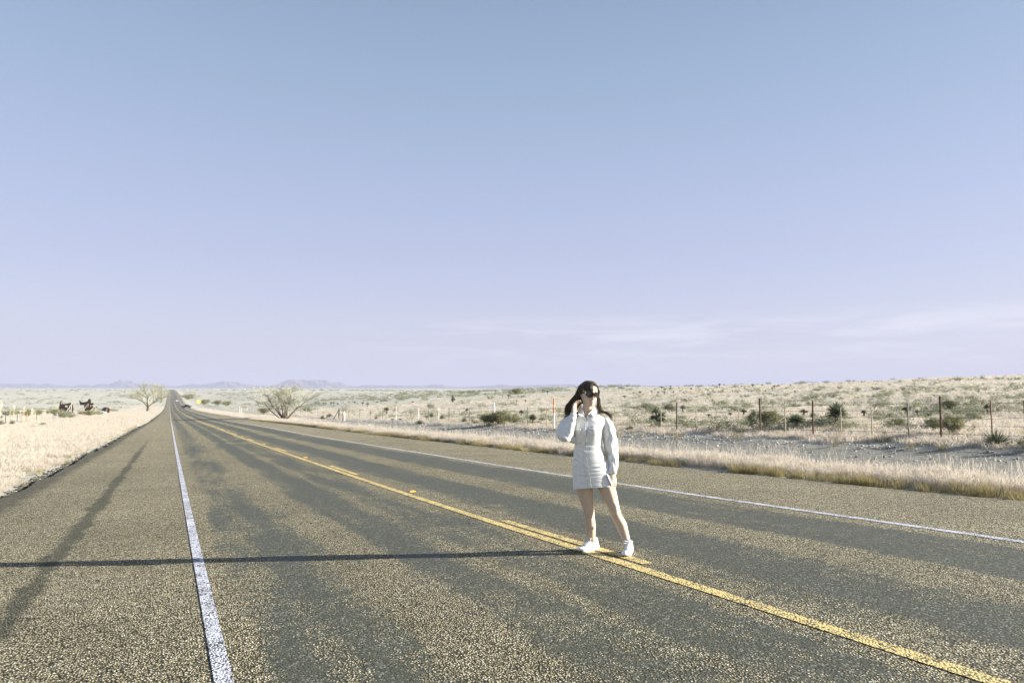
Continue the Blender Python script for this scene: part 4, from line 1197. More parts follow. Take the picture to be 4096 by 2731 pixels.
car((5.6, s_, float(zr(s_))), 0.0, M_CARW, 'white car with dark windows on the far road, in the right-hand lane', 'suv')
s_ = 428.0
car((8.8, s_, float(zr(s_))), math.radians(62), M_CARD, 'black pickup turning across the right edge of the far road', 'pickup')

# ------------------------------------------------------------------ rocks along the track
def rock(px, py, size_px, label, seed, mat_=None):
    p, dep = at(px, py)
    r = random.Random(seed); R = size_px / FPX * dep / 2
    mb = MB(); rings = []
    for i in range(6):
        f_ = i / 5; rr_ = R * math.sin(math.pi * (.12 + .80 * f_)) * 1.0
        rings.append([(rr_ * r.uniform(.8, 1.15) * math.cos(a * .785), rr_ * r.uniform(.6, .95) * math.sin(a * .785), R * (-.4 + 1.25 * f_)) for a in range(8)])
    mb.loft(rings)
    tag(mb.build('rock', mat_ or M_STONE, None, False, p), label, 'rock')
rock(2887, 1765, 11, 'pale rock lying in the middle of the gravel track below the thin posts', 1)
rock(2667, 1767, 10, 'dark brown rock on the gravel track below the iron post', 2, M_TRUNK)
rock(1480, 1699, 9, 'white rock at the far gravel edge left of the bush shadow', 3, M_WPOST)
rock(3702, 1774, 12, 'pale rock at the gravel edge left of the big spiky yucca', 4)
rock(2153, 1734, 8, 'white rock on the gravel left of the woman\'s raised arm', 5, M_WPOST)
rock(3812, 1767, 12, 'reddish rock between grass tufts at the foot of the tall brown corner post', 6, M_RUST)
# ------------------------------------------------------------------ the woman on the centre line
M_SKIN = simple('skin', (.56, .44, .325), .55, .05, 20.0, spec=.35)
M_LIP = simple('lips', (.62, .16, .14), .4, .06, 40.0)
M_TEETH = simple('teeth', (.85, .82, .76), .35, .02, 40.0)
M_HAIR = simple('dark_hair', (.060, .046, .026), .45, .3, 60.0, spec=.3)
M_DRESS = simple('cream_cotton', (.80, .80, .76), .9, .03, 14.0, .04, 240.0, spec=.1, transl=.06)
M_SEAM_SHADE = simple('cotton_seam_and_shade', (.22, .225, .20), .9, .03, 14.0)
M_SHOE = simple('white_leather', (.80, .80, .82), .5, .03, 20.0)
M_SHOEG = simple('pale_grey_mesh', (.62, .66, .68), .85, .05, 40.0)
M_SOLE = simple('white_rubber', (.84, .84, .85), .6, .04, 20.0)
M_FRAME = simple('dark_brown_acetate', (.012, .009, .006), .15, .2, 20.0)
M_LENS = simple('dark_tinted_lens', (.022, .020, .012), .06, .1, 20.0, spec=.8)
M_METAL = simple('bright_metal', (.85, .85, .85), .2, .02, 20.0, metal=.9)

base, D0 = at(2418, 2243)
woman = tag(empty('person', base, -TH), 'woman in a cream shirt dress, sunglasses and white sneakers standing on the yellow centre line', 'person')
X0 = (2418 - 2048) / FPX * D0
KP = FPX / D0
def P(px, py, y=0.0):
    d = D0 + y
    return Vector(((px - 2048) / FPX * d - X0, y, CAM.z + (HOR - py) / FPX * d - base.z))
def Rp(px): return px / KP
def gz(lx, ly):
    """ground height under a local spot"""
    return float(zr(base.y - ST * lx + CT * ly)) - base.z

def remesh(mb, name, mat_, voxel=.005, smooth_it=3, parent=None, disp=None):
    me = mb.mesh(name, mat_)
    o = bpy.data.objects.new('tmp', me); C.objects.link(o)
    md = o.modifiers.new('r', 'REMESH'); md.mode = 'VOXEL'; md.voxel_size = voxel; md.use_smooth_shade = True
    if smooth_it:
        sm = o.modifiers.new('s', 'SMOOTH'); sm.iterations = smooth_it; sm.factor = .5
    dg = bpy.context.evaluated_depsgraph_get()
    out = bpy.data.meshes.new_from_object(o.evaluated_get(dg))
    bpy.data.objects.remove(o)
    out.name = name
    if disp:
        co = np.zeros(len(out.vertices) * 3); out.vertices.foreach_get('co', co)
        no = np.zeros(len(out.vertices) * 3); out.vertices.foreach_get('normal', no)
        co = co.reshape(-1, 3); no = no.reshape(-1, 3)
        co = co + no * disp(co)[:, None]
        out.vertices.foreach_set('co', co.ravel()); out.update()
    out.materials.clear(); out.materials.append(mat_)
    out.polygons.foreach_set('use_smooth', [True] * len(out.polygons))
    return link(name, out, parent)

# --- joints
SH_L, EL_L, WR_L = P(2303, 1686, .0), P(2258, 1748, -.10), P(2292, 1658, -.09)
SH_R, EL_R, WR_R = P(2421, 1692, .01), P(2446, 1782, .03), P(2446, 1884, -.05)
ankL, ankR = P(2365, 2176, .12), P(2507, 2184, -.07)

def hand(mb, wrist, f, n, thumb, curl, spread=.06, sc=1.0, thumb_in=.35):
    f = f.normalized(); n = (n - f * n.dot(f)).normalized(); s = f.cross(n) * thumb
    rings = []
    for d, w_, t_ in ((-.03, .024, .021), (0, .025, .019), (.025, .033, .018), (.055, .038, .016), (.082, .039, .013), (.092, .034, .009)):
        c = wrist + f * d * sc
        rings.append([c + s * (w_ * sc * math.cos(a)) + n * (t_ * sc * math.sin(a)) for a in np.linspace(0, 2 * math.pi, 14, endpoint=False)])
    mb.loft(rings)
    for i, (off, L_, r_) in enumerate(((.029, .070, .0088), (.010, .078, .0090), (-.010, .072, .0086), (-.028, .056, .0078))):
        p = wrist + f * .078 * sc + s * off * sc
        d = (f + s * off * spread * 20).normalized()
        path = [p - d * .012, p]
        ax_ = d.cross(n)
        cc = curl[i]
        for j, fr in enumerate((.46, .30, .24)):
            d = (Quaternion(ax_, -cc[j]) @ d).normalized() if True else d
            p = p + d * L_ * fr * sc
            path.append(p.copy())
        mb.tube(path, [r_ * sc, r_ * sc * 1.05, r_ * sc, r_ * sc * .92, r_ * sc * .75], 8, round_ends=True)
    p = wrist + f * .018 * sc + s * .024 * sc
    d = (f * .75 + s * .65 - n * thumb_in).normalized()
    path = [p, p + d * .036 * sc]
    d2 = (d + f * .35 - s * .25).normalized(); path.append(path[-1] + d2 * .03 * sc)
    d3 = (d2 + f * .15 - s * .2).normalized(); path.append(path[-1] + d3 * .024 * sc)
    mb.tube(path, [.0135 * sc, .0115 * sc, .0100 * sc, .0078 * sc], 8, round_ends=True)

# --- one continuous body
B = MB()
# legs
B.tube([P(2336, 1900, .03), P(2335, 1948, .03), P(2343, 1995, .04), P(2351, 2037, .05), P(2354, 2062, .06), P(2356, 2094, .075), P(2359, 2130, .10), P(2364, 2166, .12), ankL + Vector((-.002, 0, -.03))],
       [Rp(36), Rp(33), Rp(27), Rp(21.5), Rp(20), Rp(22), Rp(17), Rp(12.3), Rp(13.5)], 18, round_ends=True)
B.tube([P(2410, 1890, .0), P(2421, 1940, -.005), P(2437, 1985, -.02), P(2451, 2028, -.035), P(2460, 2055, -.035), P(2478, 2088, -.03), P(2492, 2130, -.045), P(2505, 2174, -.065), ankR + Vector((.003, 0, -.03))],
       [Rp(30), Rp(34), Rp(28), Rp(22), Rp(20.5), Rp(22), Rp(17), Rp(12.3), Rp(13.5)], 18, round_ends=True)
B.tube([P(2352, 2026, .018), P(2352, 2044, .022)], Rp(15), 10, round_ends=True)      # kneecaps
B.tube([P(2452, 2016, -.068), P(2455, 2036, -.064)], Rp(15.5), 10, round_ends=True)
B.tube([P(2351, 2080, .10), P(2354, 2112, .12)], Rp(17), 10, round_ends=True)        # calves
B.tube([P(2477, 2075, .0), P(2486, 2108, -.01)], Rp(17), 10, round_ends=True)
# feet inside the shoes
for a_, d_ in ((ankL, Vector((-.76, -.65, 0))), (ankR, Vector((-.36, -.93, 0)))):
    B.tube([a_ + Vector((0, 0, -.03)), a_ + d_ * .06 + Vector((0, 0, -.055)), a_ + d_ * .12 + Vector((0, 0, -.07))], [.036, .034, .028], 10, round_ends=True)
# trunk
def oval(px0, px1, py, f_, b_, y0=0.0, n=28, p=2.3, inset=0.0):
    a = (px1 - px0) / 2 / KP - inset
    c = P((px0 + px1) / 2, py, y0)
    pts = []
    for t in np.linspace(0, 2 * math.pi, n, endpoint=False):
        ct_, st_ = math.cos(t), math.sin(t)
        x = a * math.copysign(abs(ct_) ** (2 / p), ct_); y = (b_ if st_ > 0 else f_) * math.copysign(abs(st_) ** (2 / p), st_)
        pts.append(c + Vector((x, y, 0)))
    return pts
BODY = [(1915, 2296, 2438, .10, .115, .01), (1880, 2295, 2426, .100, .12, .01), (1830, 2302, 2412, .09, .10, .01), (1780, 2306, 2400, .082, .085, .01), (1730, 2303, 2402, .105, .09, .01), (1700, 2300, 2408, .09, .09, .01),
        (1684, 2303, 2418, .07, .085, .015), (1670, 2316, 2402, .058, .075, .02), (1659, 2326, 2385, .052, .064, .02), (1650, 2331, 2372, .048, .055, .02)]
B.loft([oval(x0, x1, py, f_, b_, y0, inset=.006) for py, x0, x1, f_, b_, y0 in BODY])
# neck
HC = P(2355, 1577, .0)                      # middle of the head at eye level
B.tube([P(2348, 1672, .025), P(2349, 1650, .022), P(2350, 1630, .012), P(2350, 1608, .01)], [(.062, .052), (.050, .048), (.048, .048), (.046, .046)], 18, up=(1, 0, 0))
# arms
B.tube([SH_L, SH_L.lerp(EL_L, .5), EL_L], [.042, .038, .034], 12, round_ends=True)
B.tube([EL_L, EL_L.lerp(WR_L, .3), WR_L], [.034, .034, .023], 12, round_ends=True)
B.tube([SH_R, SH_R.lerp(EL_R, .5), EL_R], [.036, .038, .034], 12, round_ends=True)
B.tube([EL_R, EL_R.lerp(WR_R, .3), WR_R], [.034, .034, .023], 12, round_ends=True)
hand(B, WR_L + Vector((0, 0, .012)), Vector((.20, -.05, 1)), Vector((-.75, .62, .1)), -1, [(.35, .5, .35), (.3, .45, .35), (.28, .42, .3), (.25, .4, .3)], .05, .98)
hand(B, WR_R + Vector((0, 0, -.012)), Vector((.05, -.15, -1)), Vector((.45, -.9, .1)), 1, [(.22, .35, .25), (.18, .32, .22), (.14, .28, .2), (.12, .28, .2)], .07, 1.0, .6)
# head: rings from chin to crown in the head's own axes, then turned
HEADQ = (Matrix.Rotation(math.radians(4), 3, 'Y') @ Matrix.Rotation(math.radians(19), 3, 'Z')).to_quaternion()
def Hd(x, y, z): return HC + HEADQ @ Vector((x, y, z))
HEAD = [(-.113, .012, .070, -.045), (-.109, .024, .080, -.02), (-.100, .036, .087, .0), (-.088, .048, .089, .015), (-.070, .058, .089, .04), (-.045, .067, .087, .065), (-.02, .068, .086, .082), (0, .070, .083, .092),
        (.03, .073, .087, .097), (.06, .071, .083, .096), (.083, .060, .068, .085), (.098, .044, .048, .066), (.108, .026, .026, .045), (.113, .010, .006, .022)]
HZ = np.array([h[0] for h in HEAD])
def head_row(z):
    return [np.interp(z, HZ, [h[i] for h in HEAD]) for i in (1, 2, 3)]
def face_y(x, z):
    w_, f_, b_ = head_row(z)
    u = min(abs(x) / w_, .999)
    y = -(f_ + (b_ - f_) * 0) * (1 - u ** 2.3) ** (1 / 2.3)
    if z < .01:
        g_ = np.interp(z, [-.050, -.044, -.034, -.02, .0, .012], [0, .55, 1, .75, .35, 0])
        y -= .026 * g_ * math.exp(-(x / (.0115 if z < -.028 else .0085)) ** 2)
    y -= .005 * math.exp(-((z + .064) / .013) ** 2 - (x / .022) ** 2)          # lips stand forward
    y += .008 * math.exp(-((z - .004) / .014) ** 2) * (math.exp(-((abs(x) - .032) / .016) ** 2))   # eye sockets
    y -= .004 * math.exp(-((z + .03) / .02) ** 2 - ((abs(x) - .042) / .016) ** 2)  # cheeks lifted by the smile
    y -= .005 * math.exp(-((z + .102) / .012) ** 2 - (x / .016) ** 2)
    return y
rings = []
for z in np.concatenate([np.linspace(-.113, .012, 34), np.linspace(.018, .113, 14)]):
    w_, f_, b_ = head_row(z)
    rg = []
    for t in np.linspace(0, 2 * math.pi, 44, endpoint=False):
        ct_, st_ = math.cos(t), math.sin(t)
        x = w_ * math.copysign(abs(ct_) ** (2 / 2.3), ct_)
        y = face_y(x, z) if st_ < 0 else b_ * abs(st_) ** (2 / 2.2)
        if st_ < 0 and abs(ct_) > .999: y = 0
        rg.append(Hd(x, y, z))
    rings.append(rg)
B.loft(rings)
for sx in (-1, 1):                                # ears
    B.tube([Hd(sx * .069, .010, -.032), Hd(sx * .075, .016, -.015), Hd(sx * .079, .022, .004), Hd(sx * .074, .014, .016)], [(.006, .010), (.007, .015), (.007, .016), (.006, .009)], 8, round_ends=True, up=(1, 0, 0))
body = remesh(B, 'body', M_SKIN, .0045, 2, woman)

# --- mouth
mb = MB()
def mouth_pt(a, kx, kz, dy):
    x = .026 * kx * math.cos(a); z = -.064 + .011 * kz * math.sin(a) + .006 * (abs(math.cos(a)) ** 2)
    return Hd(x, face_y(x, z) - dy + 9 * x * x * .3, z)
n = 24
ang = np.linspace(0, 2 * math.pi, n, endpoint=False)
rg = [[mouth_pt(a, 1.05, 1.15, .000) for a in ang], [mouth_pt(a, 1.0, .95, .0050) for a in ang], [mouth_pt(a, .92, .62, .0042) for a in ang], [mouth_pt(a, .86, .50, .001) for a in ang]]
mb.loft(rg, cap=False); mb.build('lips', M_LIP, woman, True)
mb = MB()
cols = np.linspace(-.021, .021, 13)
vs_ = [Hd(x, face_y(x, -.062) - .0034 + 3.0 * x * x, -.064 + .0055 * (1 - (x / .024) ** 2) + 7 * x * x) for x in cols] + [Hd(x, face_y(x, -.066) - .0034 + 3.0 * x * x, -.064 - .0048 * (1 - (x / .024) ** 2) + 7 * x * x) for x in cols]
mb.add(vs_, [(i, i + 1, 13 + i + 1, 13 + i) for i in range(12)]); mb.build('teeth', M_TEETH, woman, True)

# --- sunglasses
sg = MB()
def lens_outline(cx, kx, kz, n=28):
    pts = []
    for a in np.linspace(0, 2 * math.pi, n, endpoint=False):
        c_, s_ = math.cos(a), math.sin(a)
        x = .0315 * kx * math.copysign(abs(c_) ** .8, c_); z = .0265 * kz * math.copysign(abs(s_) ** .85, s_)
        if s_ < 0: x *= 1 - .10 * abs(s_)
        pts.append((cx + x, z + (.004 if s_ > 0 else 0) * (abs(x) / .0315)))
    return pts
def gy(x, dy=0): return -.100 + 4.2 * x * x + dy
lens_bits = []
for cx in (-.037, .037):
    o1, i1 = lens_outline(cx, 1.07, 1.06), lens_outline(cx, .93, .92)
    rings = [[Hd(x, gy(x, -.004), z) for x, z in o1], [Hd(x, gy(x, -.006), z) for x, z in i1], [Hd(x, gy(x, .003), z) for x, z in i1], [Hd(x, gy(x, .003), z) for x, z in o1]]
    rings.append(rings[0])
    sg.loft(rings, cap=False)
    lens_bits.append([Hd(x, gy(x, -.001), z) for x, z in i1])
sg.tube([Hd(-.010, gy(0, -.003), .010), Hd(0, gy(0, -.005), .013), Hd(.010, gy(0, -.003), .010)], .0035, 8)
for sx in (-1, 1):
    sg.tube([Hd(sx * .069, gy(.069, -.002), .012), Hd(sx * .0775, -.060, .012), Hd(sx * .078, -.02, .010), Hd(sx * .0765, .02, .006)], [(.0035, .005)] * 4, 8, up=(1, 0, 0))
glasses = sg.build('sunglasses', M_FRAME, woman, True)
for pts in lens_bits:
    c = sum(pts, Vector()) / len(pts) + HEADQ @ Vector((0, -.003, 0))
    mb = MB(); mid_ = [p.lerp(c, .5) + HEADQ @ Vector((0, -.0012, 0)) for p in pts]
    n = len(pts)
    mb.add(pts + mid_ + [c], [(i, (i + 1) % n, n + (i + 1) % n, n + i) for i in range(n)] + [(n + i, n + (i + 1) % n, 2 * n) for i in range(n)])
    mb.build('lens', M_LENS, glasses, True)
for sx in (-1, 1):
    mb = MB(); mb.box(Hd(sx * .0735, -.078, .013), (.006, .012, .010), HEADQ.to_matrix()); mb.build('hinge', M_METAL, glasses)

# --- dress: the trunk of it as one gathered shell
T_PY = [1646, 1652, 1660, 1668, 1676, 1686, 1700, 1716, 1732, 1750, 1764, 1776, 1792, 1812, 1840, 1870, 1900, 1925, 1944]
T_XL = [2329, 2322, 2313, 2304, 2297, 2293, 2292, 2291, 2291, 2293, 2295, 2297, 2295, 2292, 2289, 2287, 2288, 2289, 2290]
T_XR = [2372, 2384, 2400, 2414, 2422, 2424, 2418, 2411, 2408, 2407, 2406, 2407, 2409, 2414, 2424, 2438, 2450, 2456, 2458]
T_F = [.050, .052, .058, .066, .078, .092, .110, .124, .126, .114, .104, .098, .100, .106, .112, .116, .118, .120, .122]
T_B = [.060, .066, .074, .082, .090, .094, .098, .098, .096, .094, .092, .092, .098, .110, .122, .126, .126, .126, .128]
pys_ = np.concatenate([np.arange(1646, 1700, 2.5), np.arange(1700, 1946, 1.6), [1945.5]])
def sm(tab): 
    dense = np.arange(1640, 1950, 1.0); v_ = np.interp(dense, T_PY, tab)
    kk = np.exp(-np.linspace(-2, 2, 13) ** 2); kk /= kk.sum()
    vp = np.pad(v_, 6, mode='edge')
    return np.interp(pys_, dense, np.convolve(vp, kk, 'valid'))
XL, XR, FF, BB = sm(T_XL), sm(T_XR), sm(T_F), sm(T_B)
NR = 96
PW = 2.35
TILT = lambda x, py: np.clip((py - 1880) / 65, 0, 1) * (-(x - 2362) / 72) * 5.0     # the hem rises to the right
EDGE_PY = [1660, 1675, 1707, 1745, 1777, 1809, 1841, 1873, 1905, 1946]
EDGE_PX = [2338, 2341, 2344, 2343, 2339, 2341, 2341, 2348, 2355, 2359]
def edge_x(py): return np.interp(py, EDGE_PY, EDGE_PX) + 2.2 * np.sin(py * .24) * np.clip((py - 1755) / 20, 0, 1) * np.clip((1900 - py) / 40, 0, 1)
def wrinkle(ang, py, px):
    w_ = np.clip((py - 1762) / 22, 0, 1) * np.clip((1946 - py) / 30, .15, 1)
    e = (px - edge_x(py)) / 60.0
    fan = 9.0 * np.abs(e) ** 1.2 * np.where(e > 0, -1, .7)
    q_ = py + fan + 5 * np.sin(ang * 2.2 + py * .021) + 3 * np.sin(ang * 5 + 1.3)
    h_ = np.sin(q_ * .36 + 1.2 * np.sin(py * .05)) * (.6 + .4 * np.sin(ang * 3.1 + py * .07)) + .75 * np.sin(q_ * .23 + 2 * np.sin(ang * 1.7)) * (.5 + .5 * np.sin(ang * 4.3 - py * .045)) + .4 * np.sin(q_ * .71 + ang * 3)
    soft = .0022 * np.sin(px * .11 + py * .05) * np.sin(py * .06 - px * .04) * np.clip((1790 - py) / 40, 0, 1)
    return .0016 * h_ * w_ * (1 + .6 * np.sin(ang * 2.7 + py * .033 + 1)) + soft
rings = []
for py, xl, xr, f_, b_ in zip(pys_, XL, XR, FF, BB):
    a = (xr - xl) / 2; cx = (xl + xr) / 2
    rg = []
    for t in np.linspace(0, 2 * math.pi, NR, endpoint=False):
        ct_, st_ = math.cos(t), math.sin(t)
        ux = math.copysign(abs(ct_) ** (2 / PW), ct_); uy = math.copysign(abs(st_) ** (2 / PW), st_)
        dpt = b_ if uy > 0 else f_
        px = cx + a * ux
        if 1690 < py < 1765 and uy < 0:         # bust
            dpt += .018 * math.exp(-((py - 1722) / 17) ** 2) * (math.exp(-((px - 2316) / 17) ** 2) + math.exp(-((px - 2380) / 18) ** 2)) - .006 * math.exp(-((py - 1722) / 20) ** 2)
        d_ = float(wrinkle(t, py, px))
        q_ = P(px, py + float(TILT(px, py)), .012 + dpt * uy)
        nrm = Vector((ct_, st_, 0)).normalized()
        rg.append(q_ + nrm * d_)
    rings.append(rg)
# neckline: faces in the open collar are left out; the hem turns in
mb = MB()
vs_ = [p for rg in rings for p in rg]
hem = [(p.lerp(sum(rings[-1], Vector()) / NR, .035) + Vector((0, 0, .004))) for p in rings[-1]]
hem2 = [(p.lerp(sum(rings[-6], Vector()) / NR, .04)) for p in rings[-6]]
vs_ += hem + hem2
fs_ = []
nrw = len(rings) + 2
for i in range(nrw - 1):
    for j in range(NR):
        k_ = (j + 1) % NR
        if i < len(rings) - 1:
            c_ = (vs_[i * NR + j] + vs_[(i + 1) * NR + k_]) / 2
            px = 2418 + c_.x * KP; py = pys_[i]
            if c_.y < .0 and py < 1679:
                w0 = np.interp(py, [1640, 1656, 1679], [2322, 2329, 2340]); w1 = np.interp(py, [1640, 1655, 1679], [2372, 2353, 2341.5])
                if w0 < px < w1: continue
        fs_.append((i * NR + j, i * NR + k_, (i + 1) * NR + k_, (i + 1) * NR + j))
mb.add(vs_, fs_)
dress = mb.build('dress', M_DRESS, woman, True)
def front_y(px, py):
    """depth of the dress front at a spot"""
    a = (np.interp(py, pys_, XR) - np.interp(py, pys_, XL)) / 2; cx = (np.interp(py, pys_, XR) + np.interp(py, pys_, XL)) / 2
    u = min(abs(px - cx) / a, .995)
    f_ = np.interp(py, pys_, FF)
    if 1690 < py < 1765: f_ += .018 * math.exp(-((py - 1722) / 17) ** 2) * (math.exp(-((px - 2316) / 17) ** 2) + math.exp(-((px - 2380) / 18) ** 2)) - .006 * math.exp(-((py - 1722) / 20) ** 2)
    y = .012 - f_ * (1 - u ** PW) ** (1 / PW)
    t = math.atan2(-((1 - u ** PW) ** .5), (px - cx) / a) % (2 * math.pi)
    return y - float(wrinkle(t, py, px))
def on_dress(px, py, lift): return P(px, py + float(TILT(px, py)), front_y(px, py) - lift)
# placket with a wavy folded edge
mb = MB(); rows = []
for py in np.arange(1676, 1946, 2.0):
    ex = float(edge_x(py)); w_ = 13.0
    xs_ = [ex - w_, ex - w_ + .4, ex - w_ * .5, ex - 1.5, ex, ex + .2]
    ls = [-.001, .0045, .0055, .0065, .0055, -.002]
    rows.append([on_dress(x, py, l_) for x, l_ in zip(xs_, ls)])
mb.loft(rows, closed=False); mb.build('placket', M_DRESS, dress, True)
mb = MB(); mb.tube([on_dress(float(edge_x(py)) + .6, py, .0030) for py in np.arange(1680, 1946, 2.0)], .0036, 5, cap=False); mb.build('placket_edge_shade', M_SEAM_SHADE, dress, True)  # dark tube paints the shadow line along the placket's raised edge
# chest pockets with flap seams
for x0, x1, y0, y1 in ((2294.5, 2322, 1708, 1733), (2354, 2399, 1705, 1733)):
    mb = MB(); rows = []
    for py in np.linspace(y0, y1, 12):
        rr_ = [on_dress(x0 + (x1 - x0) * f_, py, l_) for f_, l_ in zip((0, .02, .25, .5, .75, .98, 1.0), (-.001, .004, .0045, .0045, .0045, .004, -.001))]
        rows.append(rr_)
    mb.loft(rows, closed=False)
    mb.build('pocket', M_DRESS, dress, True)
    mb = MB()
    ym = y0 + (y1 - y0) * .42
    mb.tube([on_dress(x0 + (x1 - x0) * f_, ym + 2.0 * math.sin(f_ * 3.14), .0048) for f_ in np.linspace(.03, .97, 9)], .0011, 5)
    mb.tube([on_dress(x0 + (x1 - x0) * f_, y0 + 1.2, .0046) for f_ in np.linspace(.03, .97, 9)], .0010, 5)
    mb.build('seam', M_SEAM_SHADE, dress)
# waist seam
mb = MB(); mb.tube([on_dress(x, 1771 + 1.5 * math.sin(x * .2), .0012) for x in np.linspace(2300, 2400, 34)], .0012, 5, cap=False); mb.build('seam', M_SEAM_SHADE, dress)
# collar leaves
def leaf(pts, th=.005):
    v_ = [P(*p) for p in pts]
    c = sum(v_, Vector()) / len(v_) + Vector((0, -.006, 0))
    v2 = [q_ + Vector((0, th, -.001)) for q_ in v_]
    n_ = len(v_)
    m_ = MB(); mid_ = [q_.lerp(c, .45) + Vector((0, -.003, 0)) for q_ in v_]
    m_.add(v_ + mid_ + [c] + v2, [(i, (i + 1) % n_, n_ + (i + 1) % n_, n_ + i) for i in range(n_)] + [(n_ + i, n_ + (i + 1) % n_, 2 * n_) for i in range(n_)] + [(i, (i + 1) % n_, 2 * n_ + 1 + (i + 1) % n_, 2 * n_ + 1 + i) for i in range(n_)] + [tuple(range(2 * n_ + n_, 2 * n_, -1))])
    return m_
leaf([(2327, 1627, .01), (2329.5, 1640, -.035), (2333, 1655, -.062), (2338.5, 1672, -.082), (2331, 1664, -.083), (2321, 1660.5, -.080), (2311, 1656, -.060), (2310, 1648, -.030), (2317, 1638, -.002)]).build('collar', M_DRESS, dress, True)
leaf([(2377, 1618, .012), (2371, 1632, -.022), (2364, 1644, -.048), (2352, 1655, -.072), (2356, 1657.5, -.078), (2361, 1654, -.076), (2371, 1663, -.082), (2380, 1672, -.080), (2389, 1658, -.052), (2391, 1643, -.024), (2384, 1626, .0)]).build('collar', M_DRESS, dress, True)
mb = MB()                                      # collar band round the back of the neck
mb.tube([P(2376, 1634, -.01), P(2378, 1638, .03), P(2362, 1640, .085), P(2340, 1642, .085), P(2325, 1640, .03), P(2326, 1640, -.01)], [(.004, .018)] * 6, 8, up=(0, 0, 1)); mb.build('collar_band', M_DRESS, dress, True)
mb = MB()                                      # inner edges of the open neck
mb.tube([P(2329.5, 1644, -.046), P(2334, 1658, -.066), P(2340.5, 1679, -.094)], .0035, 6); mb.tube([P(2364, 1645, -.05), P(2352, 1657, -.068), P(2343, 1679, -.094)], .0035, 6); mb.build('neck_edge', M_DRESS, dress, True)

# --- sleeves: full, gathered at the cuff
def folds(axis_a, axis_b, seed, amp=.0045, lo=0.0):
    A, Bv = np.array(axis_a), np.array(axis_b)
    L_ = np.linalg.norm(Bv - A); T = (Bv - A) / L_
    U = np.cross(T, [.3, .9, .2]); U /= np.linalg.norm(U); W = np.cross(T, U)
    def f(co):
        r_ = co - A; t = (r_ @ T) / L_; a = np.arctan2(r_ @ W, r_ @ U)
        v_ = np.sin(a * 4 + 3 * np.sin(t * 6 + seed) + seed) * (.5 + .5 * np.sin(t * 9 + a * 2 + seed)) + .7 * np.sin(t * 26 + 3 * np.sin(a * 1.5 + seed) + seed * 2) * np.sin(a * 1.7 + t * 5) + .4 * np.sin(a * 7 + t * 11 + seed)
        return amp * v_
    return f
mb = MB()
mb.tube([P(2402, 1684, .01), P(2417, 1685, .012), P(2428, 1704, .014), P(2433, 1730, .018), P(2437, 1760, .022), P(2441, 1785, .02), P(2445, 1800, .014), P(2447, 1812, .008), P(2449, 1826, .0), P(2449, 1845, -.012), P(2449, 1862, -.03), P(2447, 1868, -.034)],
        [.042, .050, Rp(24.5), Rp(26.5), Rp(28.5), Rp(28), Rp(25), Rp(20), Rp(23), Rp(20), Rp(17), Rp(16)], 24)
slr = remesh(mb, 'sleeve', M_DRESS, .006, 4, dress, folds(P(2420, 1680, .01), P(2448, 1868, -.03), 1.0, .0042))
mb = MB(); mb.tube([P(2447, 1862, -.030), P(2446.5, 1872, -.036), P(2446, 1889, -.046), P(2446, 1889.5, -.046), P(2446, 1880, -.043)], [Rp(16.5), Rp(17), Rp(16), Rp(13.5), Rp(13)], 20, cap=False); mb.build('cuff', M_DRESS, slr, True)
mb = MB()
mb.tube([P(2318, 1682, .012), P(2303, 1688, .0), P(2282, 1705, -.02), P(2262, 1722, -.05), P(2252, 1734, -.08)], [.05, Rp(25), Rp(29), Rp(30), Rp(27)], 20, round_ends=True)
mb.tube([P(2254, 1738, -.09), P(2262, 1742, -.10), P(2272, 1726, -.105), P(2279, 1704, -.10), P(2285, 1684, -.098), P(2290, 1667, -.094)], [Rp(27), Rp(27), Rp(22), Rp(19), Rp(16), Rp(12.5)], 20)
mb.tube([P(2268, 1690, -.02), P(2244, 1726, -.06)], [Rp(20), Rp(22)], 16, round_ends=True)
mb.tube([P(2286, 1668, -.03), P(2256, 1694, -.05), P(2240, 1722, -.07)], [Rp(13), Rp(18), Rp(19)], 16, round_ends=True)
mb.tube([P(2270, 1744, -.06), P(2292, 1756, -.02)], [Rp(17), Rp(15)], 14, round_ends=True)
mb.tube([P(2268, 1748, -.08), P(2276, 1752, -.06)], [Rp(16), Rp(13)], 14, round_ends=True)
sll = remesh(mb, 'sleeve', M_DRESS, .006, 6, dress, folds(P(2310, 1686, 0), P(2250, 1740, -.08), 2.3, .0040))
mb = MB(); mb.tube([P(2289, 1671, -.096), P(2291, 1664, -.093), P(2293.5, 1653, -.088), P(2293.6, 1652.5, -.088), P(2293, 1658, -.09)], [Rp(13), Rp(13.5), Rp(13), Rp(11), Rp(10.5)], 18, cap=False); mb.build('cuff', M_DRESS, sll, True)

